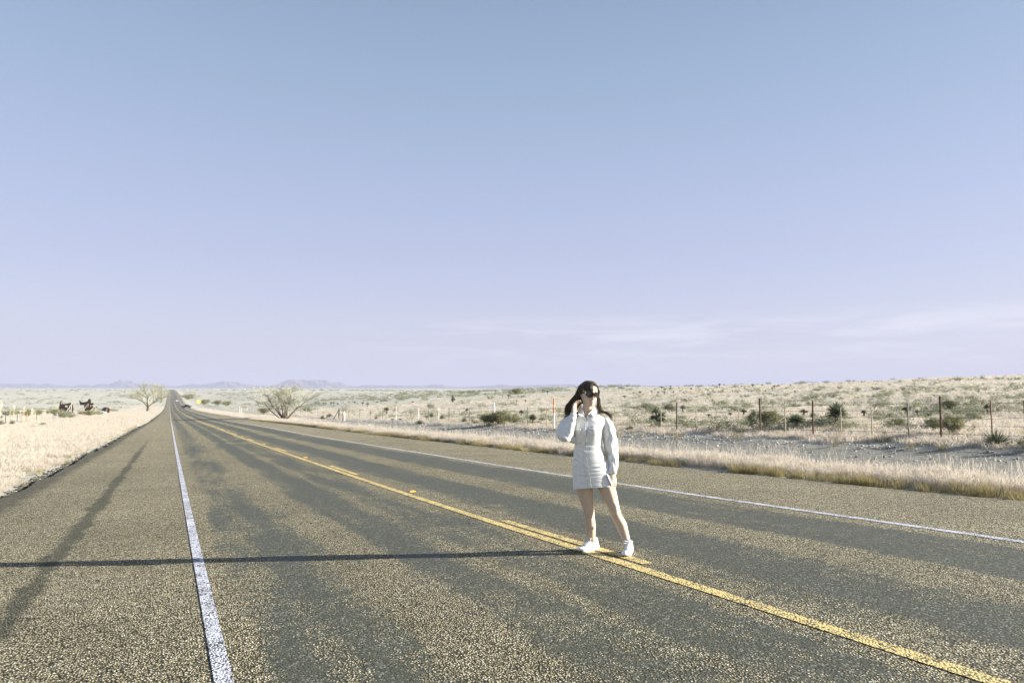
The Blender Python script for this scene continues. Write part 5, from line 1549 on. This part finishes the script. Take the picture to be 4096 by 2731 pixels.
# --- hair
hr = random.Random(21)
H_ = MB()
rings = []
for z in np.concatenate([np.linspace(-.10, .10, 20), [.108, .114, .119, .123, .1255, .1264]]):
    zz = max(min(z, .06), -.02)
    w_, f_, b_ = head_row(zz)
    if z > .06:
        k_ = math.sqrt(max(0, 1 - ((z - .06) / .0665) ** 2))
        w_, f_, b_ = w_ * k_, f_ * k_, b_ * k_
    if z < -.02: w_ *= 1 + (z + .02) * 1.2; b_ *= 1.0
    g_ = .013
    g_ *= 1 if z < .06 else math.sqrt(max(0, 1 - ((z - .06) / .0665) ** 2))
    rg = []
    front = np.interp(z, [-.10, .03, .055, .072, .088, .1, .122], [.30, .25, .10, -.02, -.25, -.62, -.9])    # how far round to the face the hair comes (sin of angle)
    a0 = math.asin(max(-1, min(1, front)))
    for t in np.linspace(-a0 if False else a0 - math.pi * 0, math.pi - a0, 30):
        ct_, st_ = math.cos(t), math.sin(t)
        x = (w_ + g_) * ct_; y = (b_ + g_) * st_ if st_ > 0 else (f_ + g_) * st_
        rg.append(Hd(x, y, z + .004))
    rings.append(rg)
for i in range(len(rings) - 1):
    pass
H_.loft(rings, closed=False)
inner = [[p.lerp(Hd(0, .02, min(z, .09)), .10) for p in rg] for rg, z in zip(rings, np.concatenate([np.linspace(-.10, .10, 20), [.108, .114, .119, .123, .1255, .1264]]))]
H_.loft(inner, closed=False)
def lock(pts, w0, w1, n_=7, taper=.25, wave=.006):
    pts = [Vector(p) for p in pts]
    path = []
    m_ = len(pts) - 1
    ph = hr.uniform(0, 6.28); am = wave * hr.uniform(.3, 1)
    for i in range(n_ * m_ + 1):
        t = i / n_; k_ = min(int(t), m_ - 1); f_ = t - k_
        p0, p1, p2, p3 = pts[max(k_ - 1, 0)], pts[k_], pts[k_ + 1], pts[min(k_ + 2, m_)]
        q_ = .5 * ((2 * p1) + (p2 - p0) * f_ + (2 * p0 - 5 * p1 + 4 * p2 - p3) * f_ * f_ + (3 * p1 - p0 - 3 * p2 + p3) * f_ ** 3)
        path.append(q_ + Vector((math.sin(ph + i * .45), math.cos(ph * 2 + i * .4), 0)) * am * (i / (n_ * m_)))
    N_ = len(path)
    H_.tube(path, [max(.0006, (w0 + (w1 - w0) * i / N_) * min(1, 4 * (1 - i / N_) + taper * .1)) for i in range(N_)], 5, cap=False, flat=.6)
J = lambda s_: Vector((hr.gauss(0, s_), hr.gauss(0, s_), hr.gauss(0, s_)))
def dome(x, y): return .060 + .0675 * math.sqrt(max(.02, 1 - (x / .087) ** 2 - ((y - .007) / .103) ** 2))
# crown strands that fall from the parting to both sides
for i in range(70):
    yb = hr.uniform(-.055, .07)
    for sx in (-1, 1):
        x_p = .004 + hr.gauss(0, .003)
        top = Hd(x_p, yb, dome(x_p, yb) + .002)
        fwd = np.interp(yb, [-.055, .07], [-.055, .05])
        lock([top, Hd(sx * .043, yb * .95, dome(.043, yb * .95) + .003), Hd(sx * .074, fwd * .8 + .01, .068), Hd(sx * .086, fwd * .55 + .025, .02), Hd(sx * .088, fwd * .3 + .04, -.03) + J(.004)], .0055, .004, 5, wave=.002)
# sweep pulled out to the left and held by the raised hand
for i in range(300):
    v_ = hr.random(); d_ = hr.random()
    a_ = Hd(-.070 - .014 * hr.random(), .0 + .075 * d_, .075 - .07 * v_)
    b_ = Hd(-.086, .02 + .06 * d_, -.02 - .04 * v_)
    m1 = P(2318 - 26 * (1 - v_) ** .8 + hr.gauss(0, 3), 1592 + 12 * v_ + hr.gauss(0, 2), .03 + .05 * d_)
    m2 = P(2302 - 36 * (1 - v_) + hr.gauss(0, 4), 1622 + 12 * v_ + hr.gauss(0, 4), .02 + .05 * d_)
    m3 = P(2284 - 24 * (1 - v_) + 22 * v_ + hr.gauss(0, 5), 1650 + 16 * v_ + hr.gauss(0, 6), .01 + .05 * d_)
    e_ = P(2256 + 40 * v_ + hr.gauss(0, 6), 1672 + 10 * hr.random() + hr.gauss(0, 5), .02 + .05 * d_)
    lock([Hd(-.05, .03 * d_, dome(-.05, .03 * d_)), a_, m1, m2, m3] + ([e_] if hr.random() < .45 else []), .0036, .0018, 5, wave=.008)
# dark fall between neck and raised hand
for i in range(110):
    v_ = hr.random()
    lock([Hd(-.080, .03 + .05 * hr.random(), .03), Hd(-.078, .05 + .04 * hr.random(), -.05), P(2322 - 14 * v_ + hr.gauss(0, 2), 1625, .07 + .03 * hr.random()), P(2318 - 20 * v_ + hr.gauss(0, 3), 1650 + hr.gauss(0, 4), .075), P(2316 - 22 * v_ + hr.gauss(0, 4), 1672 + hr.gauss(0, 6), .09)], .0055, .003, 5)
# one strand that falls in front of the chest, left
for i in range(7):
    lock([P(2312, 1640, .02), P(2298 + hr.gauss(0, 1.0), 1672, -.03), P(2293 + hr.gauss(0, 1.0), 1702, -.085), P(2296 + hr.gauss(0, 1), 1722 + hr.gauss(0, 2), -.115), P(2300 + hr.gauss(0, 1), 1731 + hr.gauss(0, 3), -.12)], .0022, .001, 5, wave=.002)
# curtain on the right, down past the cheek and out along the shoulder
for i in range(250):
    v_ = hr.random(); d_ = hr.random()
    a_ = Hd(.070 + .014 * v_, -.052 + .085 * d_, .060 - .02 * v_)
    b_ = Hd(.080 + .007 * v_, -.038 + .08 * d_, .0)
    m1 = P(2390 + 6 * v_ + hr.gauss(0, 1.5), 1603 + hr.gauss(0, 2), .02 + .04 * d_)
    m2 = P(2387 + 13 * v_ + hr.gauss(0, 2), 1630 + hr.gauss(0, 3), .01 + .05 * d_)
    if hr.random() < .55:
        m3 = P(2402 + 8 * v_ + hr.gauss(0, 2), 1646 - 2 * v_ + hr.gauss(0, 2), .0 + .05 * d_)
        m4 = P(2424 + 6 * v_ + hr.gauss(0, 3), 1652 + hr.gauss(0, 2.5), .0 + .05 * d_)
        e_ = P(2440 + 9 * hr.random(), 1668 + hr.gauss(0, 6), .0 + .04 * d_)
        lock([Hd(.03, -.03 + .06 * d_, dome(.03, -.03 + .06 * d_)), a_, b_, m1, m2, m3, m4, e_], .0036, .0014, 5, wave=.006)
    else:
        lock([Hd(.03, -.03 + .06 * d_, dome(.03, -.03 + .06 * d_)), a_, b_, m1, m2, P(2393 + 14 * v_ + hr.gauss(0, 2), 1650 + hr.gauss(0, 4), .04 + .04 * d_)], .0050, .0025, 5)
for i in range(5):                             # stray strands over the shoulder and chest
    lock([P(2392, 1635, -.01), P(2400, 1650 + hr.gauss(0, 2), -.05), P(2404 + hr.gauss(0, 3), 1670, -.075), P(2412 + 5 * i + hr.gauss(0, 2), 1690 + hr.gauss(0, 4), -.09)], .0016, .0006, 5, wave=.004)
lock([P(2390, 1640, -.02), P(2394, 1660, -.07), P(2385, 1685, -.10), P(2370, 1702, -.118)], .0014, .0006, 6)
# fringe over the left side of the forehead, and the hairline that sweeps right from the parting
for i in range(150):
    u_ = i / 149
    x = -.076 + .072 * u_ + hr.gauss(0, .0015)
    yr = -.062 + .03 * (1 - u_)
    xe = max(min(x, .066), -.066)
    lock([Hd(x * .45 + .002, yr, dome(x * .45, yr) + .002), Hd(x * .8, -.074 + .030 * (1 - u_), dome(x * .8, -.074 + .030 * (1 - u_)) + .003), Hd(x, face_y(xe, .062) - .007 + .012 * (1 - u_) * 0, .062), Hd(x * 1.02, face_y(xe, .036) - .008, min(.036, .030 + .012 * (1 - u_)) + hr.uniform(-.018, .016))], .0028, .0012, 4, wave=.002)
for i in range(70):
    u_ = i / 69
    yr = -.070 + .05 * u_
    lock([Hd(.003, yr, dome(.003, yr) + .002), Hd(.028, yr - .004 + .01 * u_, dome(.028, yr) - .001 - .004 * (1 - u_)), Hd(.056, -.060 + .045 * u_, .084 + .012 * u_), Hd(.076, -.045 + .05 * u_, .052), Hd(.083, -.034 + .05 * u_, .0)], .0040, .003, 5, wave=.002)
hair = H_.build('hair', M_HAIR, woman, True)

# --- shoes
def shoe(ank, d, side):
    d = d.normalized(); s = Vector((-d.y, d.x, 0))       # s: to the left of the toe direction
    g0 = gz(ank.x + d.x * .08, ank.y + d.y * .08) + .003
    heel = Vector((ank.x, ank.y, g0)) - d * .062
    Lf = .262
    tab = [(0.0, .020, .022), (.015, .030, .031), (.05, .033, .034), (.10, .031, .034), (.15, .036, .039), (.19, .041, .041), (.225, .037, .037), (.25, .024, .025), (.262, .008, .009)]
    o = MB()
    outl = [(x, a) for x, a, b_ in tab]
    bot = lambda x: np.interp(x, [0, .03, .18, .262], [.006, 0, 0, .020])
    top_ = lambda x: np.interp(x, [0, .06, .16, .262], [.044, .040, .030, .036])
    lft = [heel + d * x + s * b_ for x, a, b_ in tab]; rgt = [heel + d * x - s * a for x, a, b_ in tab[::-1]]
    xs_ = [x for x, *_ in tab] + [x for x, *_ in tab[::-1]]
    ring = lft + rgt
    up_ = Vector((0, 0, 1)); c = heel + d * .13
    rings = [[q_ + up_ * (bot(x) + .0) for q_, x in zip(ring, xs_)], [q_ + (q_ - c) * .03 + up_ * (bot(x) + .008) for q_, x in zip(ring, xs_)], [q_ + (q_ - c) * .05 + up_ * (top_(x) * .7) for q_, x in zip(ring, xs_)], [q_ + up_ * top_(x) for q_, x in zip(ring, xs_)]]
    o.loft(rings); sole = None
    root = MB()
    up_tab = [(.004, .022, .108, .036), (.03, .034, .112, .036), (.07, .038, .102, .034), (.10, .036, .094, .032), (.13, .037, .078, .030), (.16, .039, .062, .028), (.19, .040, .052, .028), (.22, .036, .048, .030), (.243, .024, .044, .032), (.255, .010, .038, .034)]
    rr_ = []
    for x, hw, h_, b_ in up_tab:
        cc = heel + d * x + s * .001
        ring_ = []
        for a in np.linspace(0, 2 * math.pi, 18, endpoint=False):
            ct_, st_ = math.cos(a), math.sin(a)
            zz = (b_ - .012) + ((h_ - b_ + .012) * max(st_, 0) ** .8 if st_ > 0 else 0)
            ring_.append(cc + s * hw * (abs(ct_) ** .7 * (1 if ct_ > 0 else -1)) * (1 if st_ <= .4 else 1 - .30 * (st_ - .4) / .6) + up_ * zz)
        rr_.append(ring_)
    root.loft(rr_)
    sh = remesh(root, 'shoe', M_SHOE, .0035, 3, woman)
    o.build('sole', M_SOLE, sh, True)
    t = MB()
    t.tube([heel + d * .085 + up_ * .122, heel + d * .10 + up_ * .098, heel + d * .14 + up_ * .076, heel + d * .185 + up_ * .056], [(.022, .006), (.022, .006), (.018, .005), (.015, .004)], 10, up=tuple(s)); t.build('tongue', M_SHOEG, sh, True)
    l_ = MB()
    for k in range(6):
        x = .100 + .015 * k; zc = np.interp(x, [.10, .14, .19], [.106, .084, .060])
        l_.tube([heel + d * x + s * .026 + up_ * (zc - .014), heel + d * (x + .004) + up_ * (zc + .002), heel + d * (x + .006) - s * .026 + up_ * (zc - .014)], .0030, 6)
    for sg_ in (-1, 1):
        l_.tube([heel + d * .102 + up_ * .110, heel + d * .120 + s * sg_ * .030 + up_ * .120, heel + d * .135 + s * sg_ * .040 + up_ * .098, heel + d * .118 + s * sg_ * .018 + up_ * .098], .0028, 6)
    l_.build('laces', M_SHOE, sh, True)
    m_ = MB()
    rows = []
    for x in np.linspace(.185, .256, 8):
        hw = np.interp(x, [u[0] for u in up_tab], [u[1] for u in up_tab]); h_ = np.interp(x, [u[0] for u in up_tab], [u[2] for u in up_tab])
        rows.append([heel + d * (x + .002) + s * (hw + .002) * c_ + up_ * (.026 + (h_ - .030) * (1 - abs(c_) ** 2.2) * .62 + .004) for c_ in np.linspace(-1, 1, 9)])
    m_.loft(rows, closed=False); m_.build('toe_cap', M_SHOE, sh, True)
    c_ = MB()
    c_.tube([heel + d * .082 + s * .027 + up_ * .096, heel + d * .04 + s * .029 + up_ * .102, heel + d * .012 + up_ * .108, heel + d * .04 - s * .029 + up_ * .102, heel + d * .082 - s * .027 + up_ * .096], .006, 8, round_ends=True); c_.build('collar_padding', M_SHOEG, sh, True)
    return sh
shoe(ankL, Vector((-.76, -.65, 0)), 1)
shoe(ankR, Vector((-.36, -.93, 0)), 1)

# --- what she holds in the lowered hand: slim, white and shiny
mb = MB()
hc = WR_R + Vector((-.030, -.030, -.062))
ctr = base + Matrix.Rotation(-TH, 3, 'Z') @ hc
rings = []
for z, k_ in ((-.0042, .94), (-.0030, 1.0), (.0030, 1.0), (.0042, .94)):
    rg = []
    for a in np.linspace(0, 2 * math.pi, 28, endpoint=False):
        c_, s_ = math.cos(a), math.sin(a)
        rg.append(Vector((  .024 * k_ * math.copysign(abs(c_) ** .45, c_), .056 * k_ * math.copysign(abs(s_) ** .45, s_), z)))
    rings.append(rg)
mb.loft(rings)
ph = mb.build('phone', M_SHOEG, None, False, ctr)
ph.rotation_euler = (Matrix.Rotation(-TH, 3, 'Z') @ Matrix.Rotation(math.radians(-17), 3, 'Y') @ Matrix.Rotation(math.radians(60), 3, 'Z') @ Matrix.Rotation(math.radians(82), 3, 'X')).to_euler()
tag(ph, 'slim pale shiny phone held low in the woman\'s lowered hand', 'phone')
mb = MB(); rings = []
for z in (.0044, .0048):
    rings.append([Vector((.021 * math.copysign(abs(math.cos(a)) ** .4, math.cos(a)), .052 * math.copysign(abs(math.sin(a)) ** .4, math.sin(a)), z)) for a in np.linspace(0, 2 * math.pi, 24, endpoint=False)])
mb.loft(rings); mb.build('screen', simple('glossy_screen', (.5, .52, .55), .08, .02, 5.0), ph)
# ------------------------------------------------------------------ grass, gravel and scrub nobody could count
def scatter_nodes(coll):
    ng = bpy.data.node_groups.new('scatter', 'GeometryNodeTree')
    ng.interface.new_socket('Geometry', in_out='INPUT', socket_type='NodeSocketGeometry')
    ng.interface.new_socket('Geometry', in_out='OUTPUT', socket_type='NodeSocketGeometry')
    N, L = ng.nodes, ng.links
    gi, go = N.new('NodeGroupInput'), N.new('NodeGroupOutput')
    ci = N.new('GeometryNodeCollectionInfo'); ci.inputs['Collection'].default_value = coll
    ci.inputs['Separate Children'].default_value = True; ci.inputs['Reset Children'].default_value = True
    ip = N.new('GeometryNodeInstanceOnPoints'); ip.inputs['Pick Instance'].default_value = True
    def attr(nm, typ):
        a = N.new('GeometryNodeInputNamedAttribute'); a.data_type = typ; a.inputs['Name'].default_value = nm
        return a.outputs['Attribute']
    L.new(gi.outputs[0], ip.inputs['Points']); L.new(ci.outputs[0], ip.inputs['Instance'])
    L.new(attr('idx', 'INT'), ip.inputs['Instance Index'])
    L.new(attr('rot', 'FLOAT_VECTOR'), ip.inputs['Rotation']); L.new(attr('scl', 'FLOAT_VECTOR'), ip.inputs['Scale'])
    L.new(ip.outputs[0], go.inputs[0])
    return ng

def scatter(name, meshes, P, scl, tilt=.12):
    """one object that spreads alike small pieces over the points P"""
    coll = bpy.data.collections.new(name + '_pieces')
    for m_ in meshes:
        o = bpy.data.objects.new(m_.name, m_); coll.objects.link(o)
    n = len(P)
    me = bpy.data.meshes.new(name); me.from_pydata(P.tolist(), [], [])
    a = me.attributes.new('idx', 'INT', 'POINT'); a.data.foreach_set('value', rng.integers(0, len(meshes), n).astype(np.int32))
    rot = np.stack([rng.normal(0, tilt, n), rng.normal(0, tilt, n), rng.uniform(0, 6.283, n)], -1)
    a = me.attributes.new('rot', 'FLOAT_VECTOR', 'POINT'); a.data.foreach_set('vector', rot.astype(np.float32).ravel())
    a = me.attributes.new('scl', 'FLOAT_VECTOR', 'POINT'); a.data.foreach_set('vector', np.asarray(scl, np.float32).ravel())
    o = link(name, me)
    md = o.modifiers.new('scatter', 'NODES'); md.node_group = scatter_nodes(coll)
    o['kind'] = 'stuff'
    return o

def tuft(seed, n, h, w, lean, mat_, plume=0.0, rad=.09, segs=2):
    r = random.Random(seed); mb = MB()
    for i in range(n):
        a = r.uniform(0, 6.283); rr_ = rad * math.sqrt(r.random())
        p = Vector((rr_ * math.cos(a), rr_ * math.sin(a), -.03))
        a2 = a + r.gauss(0, .8)
        hh = h * r.uniform(.45, 1.05); l_ = lean * abs(r.gauss(0, 1)) * hh
        d = Vector((math.cos(a2), math.sin(a2), 0)); s_ = Vector((-d.y, d.x, 0)) * w * .5
        b0 = r.uniform(0, 3.14); s_ = Vector((math.cos(b0), math.sin(b0), 0)) * w * .5
        m_ = p + d * l_ * .3 + Vector((0, 0, hh * .55)); t_ = p + d * l_ + Vector((0, 0, hh))
        if plume and r.random() < plume:
            c = p + d * l_ * .75 + Vector((0, 0, hh * .85))
            mb.add([p - s_, p + s_, c + s_ * .6, c - s_ * .6, t_ * 1.0], [(0, 1, 2, 3), (3, 2, 4)])
            mb.add([c - s_ * 2.2, c + s_ * 2.2, t_ + Vector((0, 0, hh * .1))], [(0, 1, 2)])
        else:
            mb.add([p - s_, p + s_, m_ + s_ * .8, m_ - s_ * .8, t_], [(0, 1, 2, 3), (3, 2, 4)])
    return mb.mesh('tuft', mat_)
def noise2(x, y, sc, seed=0):
    return (np.sin(x / sc + seed + 1.7 * np.sin(y / sc * .8 + seed)) * np.sin(y / sc * 1.1 + seed * 2 + 1.3 * np.sin(x / sc * .7)) + .5 * np.sin(x / sc * 2.3 + seed) * np.sin(y / sc * 2.7 + 1)) / 1.5
def on_land(t, s, dz=0.0): return np.stack([t, s, land(t, s) + dz], -1)

near_t = [tuft(i, 70, .42, .005, .32, M_GRASS, .25) for i in range(4)]
far_t = [tuft(20 + i, 34, .42, .014, .35, M_GRASS, .2, .14) for i in range(3)]
low_t = [tuft(40 + i, 34, .2, .012, .7, M_GRASS, 0, .16) for i in range(3)]
olive_t = [tuft(60 + i, 80, .26, .006, .55, M_GRASSG, 0, .12) for i in range(3)]
# tall pale grass between the asphalt and the gravel track
n = 9000
t = 11.2 + 1.75 * rng.beta(1.5, 1.6, n); s = rng.uniform(-8, 60, n)
t += .3 * noise2(t, s, 1.7); 
keep = noise2(t, s, 1.1, 2) > -.62
t, s = t[keep], s[keep]
hgt = (.78 + .3 * noise2(t, s, .9, 4) + .15 * rng.standard_normal(len(t))) * np.where(t > 13, .9, 1)
hgt = np.clip(hgt, .3, 1.35) * .72
scatter('verge_grass', near_t, on_land(t, s), np.stack([np.full(len(t), 1.0), np.full(len(t), 1.0), hgt], -1))
n = 1300                                     # sparse seed stalks that straggle into the gravel
t = 12.8 + np.abs(rng.normal(0, 1.3, n)); s = rng.uniform(0, 70, n)
scatter('verge_grass', [tuft(80 + i, 8, .6, .005, .22, M_GRASS, .8, .06) for i in range(3)], on_land(t, s), np.stack([np.ones(n), np.ones(n), rng.uniform(.45, .95, n)], -1))
n = 12000
s = 60 * (400 / 60) ** rng.random(n) - 2; t = 11.2 + (1.9 + (s > 95) * 8.5 * rng.random(n)) * rng.random(n)
scatter('verge_grass', far_t, on_land(t, s), np.stack([np.ones(n) * 1.3, np.ones(n) * 1.3, rng.uniform(.55, .9, n)], -1))
# short olive tussocks along both frayed asphalt edges
n = 1000
s = rng.uniform(0, 110, n); t = 11.0 + .13 * rng.standard_normal(n)
keep = noise2(t * 0, s, 1.3, 5) > -.45
scatter('edge_grass', olive_t, on_land(t, s)[keep], (rng.uniform(.5, 1.15, (n, 1)) * np.ones((1, 3)))[keep])
n = 90
s = rng.uniform(14, 80, n); t = -3.05 + .18 * rng.standard_normal(n)
scatter('edge_grass', olive_t, on_land(t, s), rng.uniform(.3, .7, (n, 1)) * np.ones((1, 3)))
# the pale grass of the left verge
n = 15000
s = 11 * (95 / 11) ** rng.random(n); t = -2.85 - 13 * rng.random(n) ** 1.1
keep = (noise2(t, s, 2.3, 1) > -.65) & (t + .22 * noise2(t, s, .8, 2) < -2.95)
t, s = t[keep], s[keep]
hgt = np.clip(.85 + .25 * noise2(t, s, 2.9, 3) + .15 * rng.standard_normal(len(t)), .35, 1.3) * np.clip(.4 + (-t - 2.8) / 2.2, .35, 1) * .66
scatter('verge_grass', near_t, on_land(t, s), np.stack([np.full(len(t), 1.1), np.full(len(t), 1.1), hgt], -1))
n = 16000
s = 80 * (480 / 80) ** rng.random(n); t = -2.9 - 14.5 * rng.random(n)
scatter('verge_grass', far_t, on_land(t, s), np.stack([np.ones(n) * 1.5, np.ones(n) * 1.5, rng.uniform(.4, .7, n)], -1))
# thin grass over the plain beyond the fences
def cone(n, d0, d1, a0, a1, pw=1.0):
    d = d0 * (d1 / d0) ** (rng.random(n) ** pw); a = np.radians(rng.uniform(a0, a1, n))
    return d * np.sin(a), d * np.cos(a)
t, s = cone(46000, 22, 230, 3, 66)
keep = (t > 22.6 + .8 * noise2(t, s, 1.5)) & (noise2(t, s, 3.3, 7) > -.5)
t, s = t[keep], s[keep]
k = rng.uniform(.6, 1.5, len(t)) * np.clip(np.hypot(t, s) / 90, 1, 2.0)
scatter('plain_grass', low_t, on_land(t, s), np.stack([k * 1.2, k * 1.2, k], -1))
t, s = cone(14000, 60, 420, -14, -2)
keep = t < -17
t, s = t[keep], s[keep]
k = rng.uniform(.8, 1.8, len(t))
scatter('plain_grass', low_t, on_land(t, s), np.stack([k * 1.6, k * 1.6, k], -1))
# low scrub, too small and too many to tell apart
t, s = cone(2600, 32, 380, 8, 66)
keep = (t > 25) & (noise2(t, s, 9, 3) > -.15)
t, s = t[keep], s[keep]
k = rng.uniform(.15, .55, len(t))
scatter('desert_scrub', [KITS['scrub', i].parts[1][1] for i in range(3)], on_land(t, s), np.stack([k * 1.3, k * 1.3, k], -1))
t, s = cone(3800, 260, 2000, -13, 50)
keep = (np.abs(t - 4) > 22) & (noise2(t, s, 45, 3) > -.1)
t, s = t[keep], s[keep]
k = rng.uniform(.5, 1.5, len(t)) * np.clip(np.hypot(t, s) / 700, .8, 1.5)
scatter('desert_scrub', [KITS['scrub', i].parts[1][1] for i in range(3)], on_land(t, s), np.stack([k * 1.8, k * 1.8, k], -1))
t, s = cone(900, 20, 90, 5, 66)
keep = (t > 21.5) & (t < 27)
t, s = t[keep], s[keep]
k = rng.uniform(.5, 1.4, len(t))
scatter('edge_grass', olive_t, on_land(t, s), np.stack([k, k, k], -1))
# stones on the gravel track
def pebble(seed):
    r = random.Random(seed); mb = MB(); rings = []
    for i in range(4):
        f_ = i / 3; rr_ = math.sin(math.pi * (.15 + .72 * f_))
        rings.append([(rr_ * r.uniform(.75, 1.2) * math.cos(a * 1.047), rr_ * r.uniform(.6, 1.0) * math.sin(a * 1.047), -.35 + 1.15 * f_) for a in range(6)])
    mb.loft(rings); return mb.mesh('stone', M_STONE)
n = 9000
s = rng.uniform(2, 105, n); t = np.concatenate([rng.uniform(13, 22.5, n // 3), rng.normal(22, .9, n - n // 3)])
keep = noise2(t, s, 1.6, 9) > -.5
k = .012 + .022 * rng.random(n) ** 3 * 3
scatter('gravel_stones', [pebble(i) for i in range(5)], on_land(t, s, .0)[keep], (k[:, None] * np.ones((1, 3)))[keep], .4)
n = 900
s = rng.uniform(2, 60, n); t = 10.75 + np.abs(rng.normal(0, .22, n))
k = .010 + .02 * rng.random(n) ** 3
scatter('gravel_stones', [pebble(i + 10) for i in range(4)], on_land(t, s, .0), k[:, None] * np.ones((1, 3)), .4)

# crumbs of black binder and stone along both edges of the asphalt
M_CRUMB = simple('asphalt_crumb', (.07, .066, .048), .9, .35, 9.0, rnd=.4)
cr_m = []
for i in range(4):
    m_ = pebble(30 + i); m_.materials.clear(); m_.materials.append(M_CRUMB); cr_m.append(m_)
n = 2600
s = 9 * (80 / 9) ** rng.random(n); t = -2.5 - np.abs(rng.normal(0, .13, n))
k = .012 + .03 * rng.random(n) ** 2
scatter('asphalt_crumbs', cr_m, on_land(t, s, .0), k[:, None] * np.array([[1.2, 1.2, .7]]), .3)
n = 1500
s = 2 * (70 / 2) ** rng.random(n); t = 10.62 + np.abs(rng.normal(0, .12, n))
k = .012 + .02 * rng.random(n) ** 2
scatter('asphalt_crumbs', cr_m, on_land(t, s, .0), k[:, None] * np.array([[1.2, 1.2, .7]]), .3)
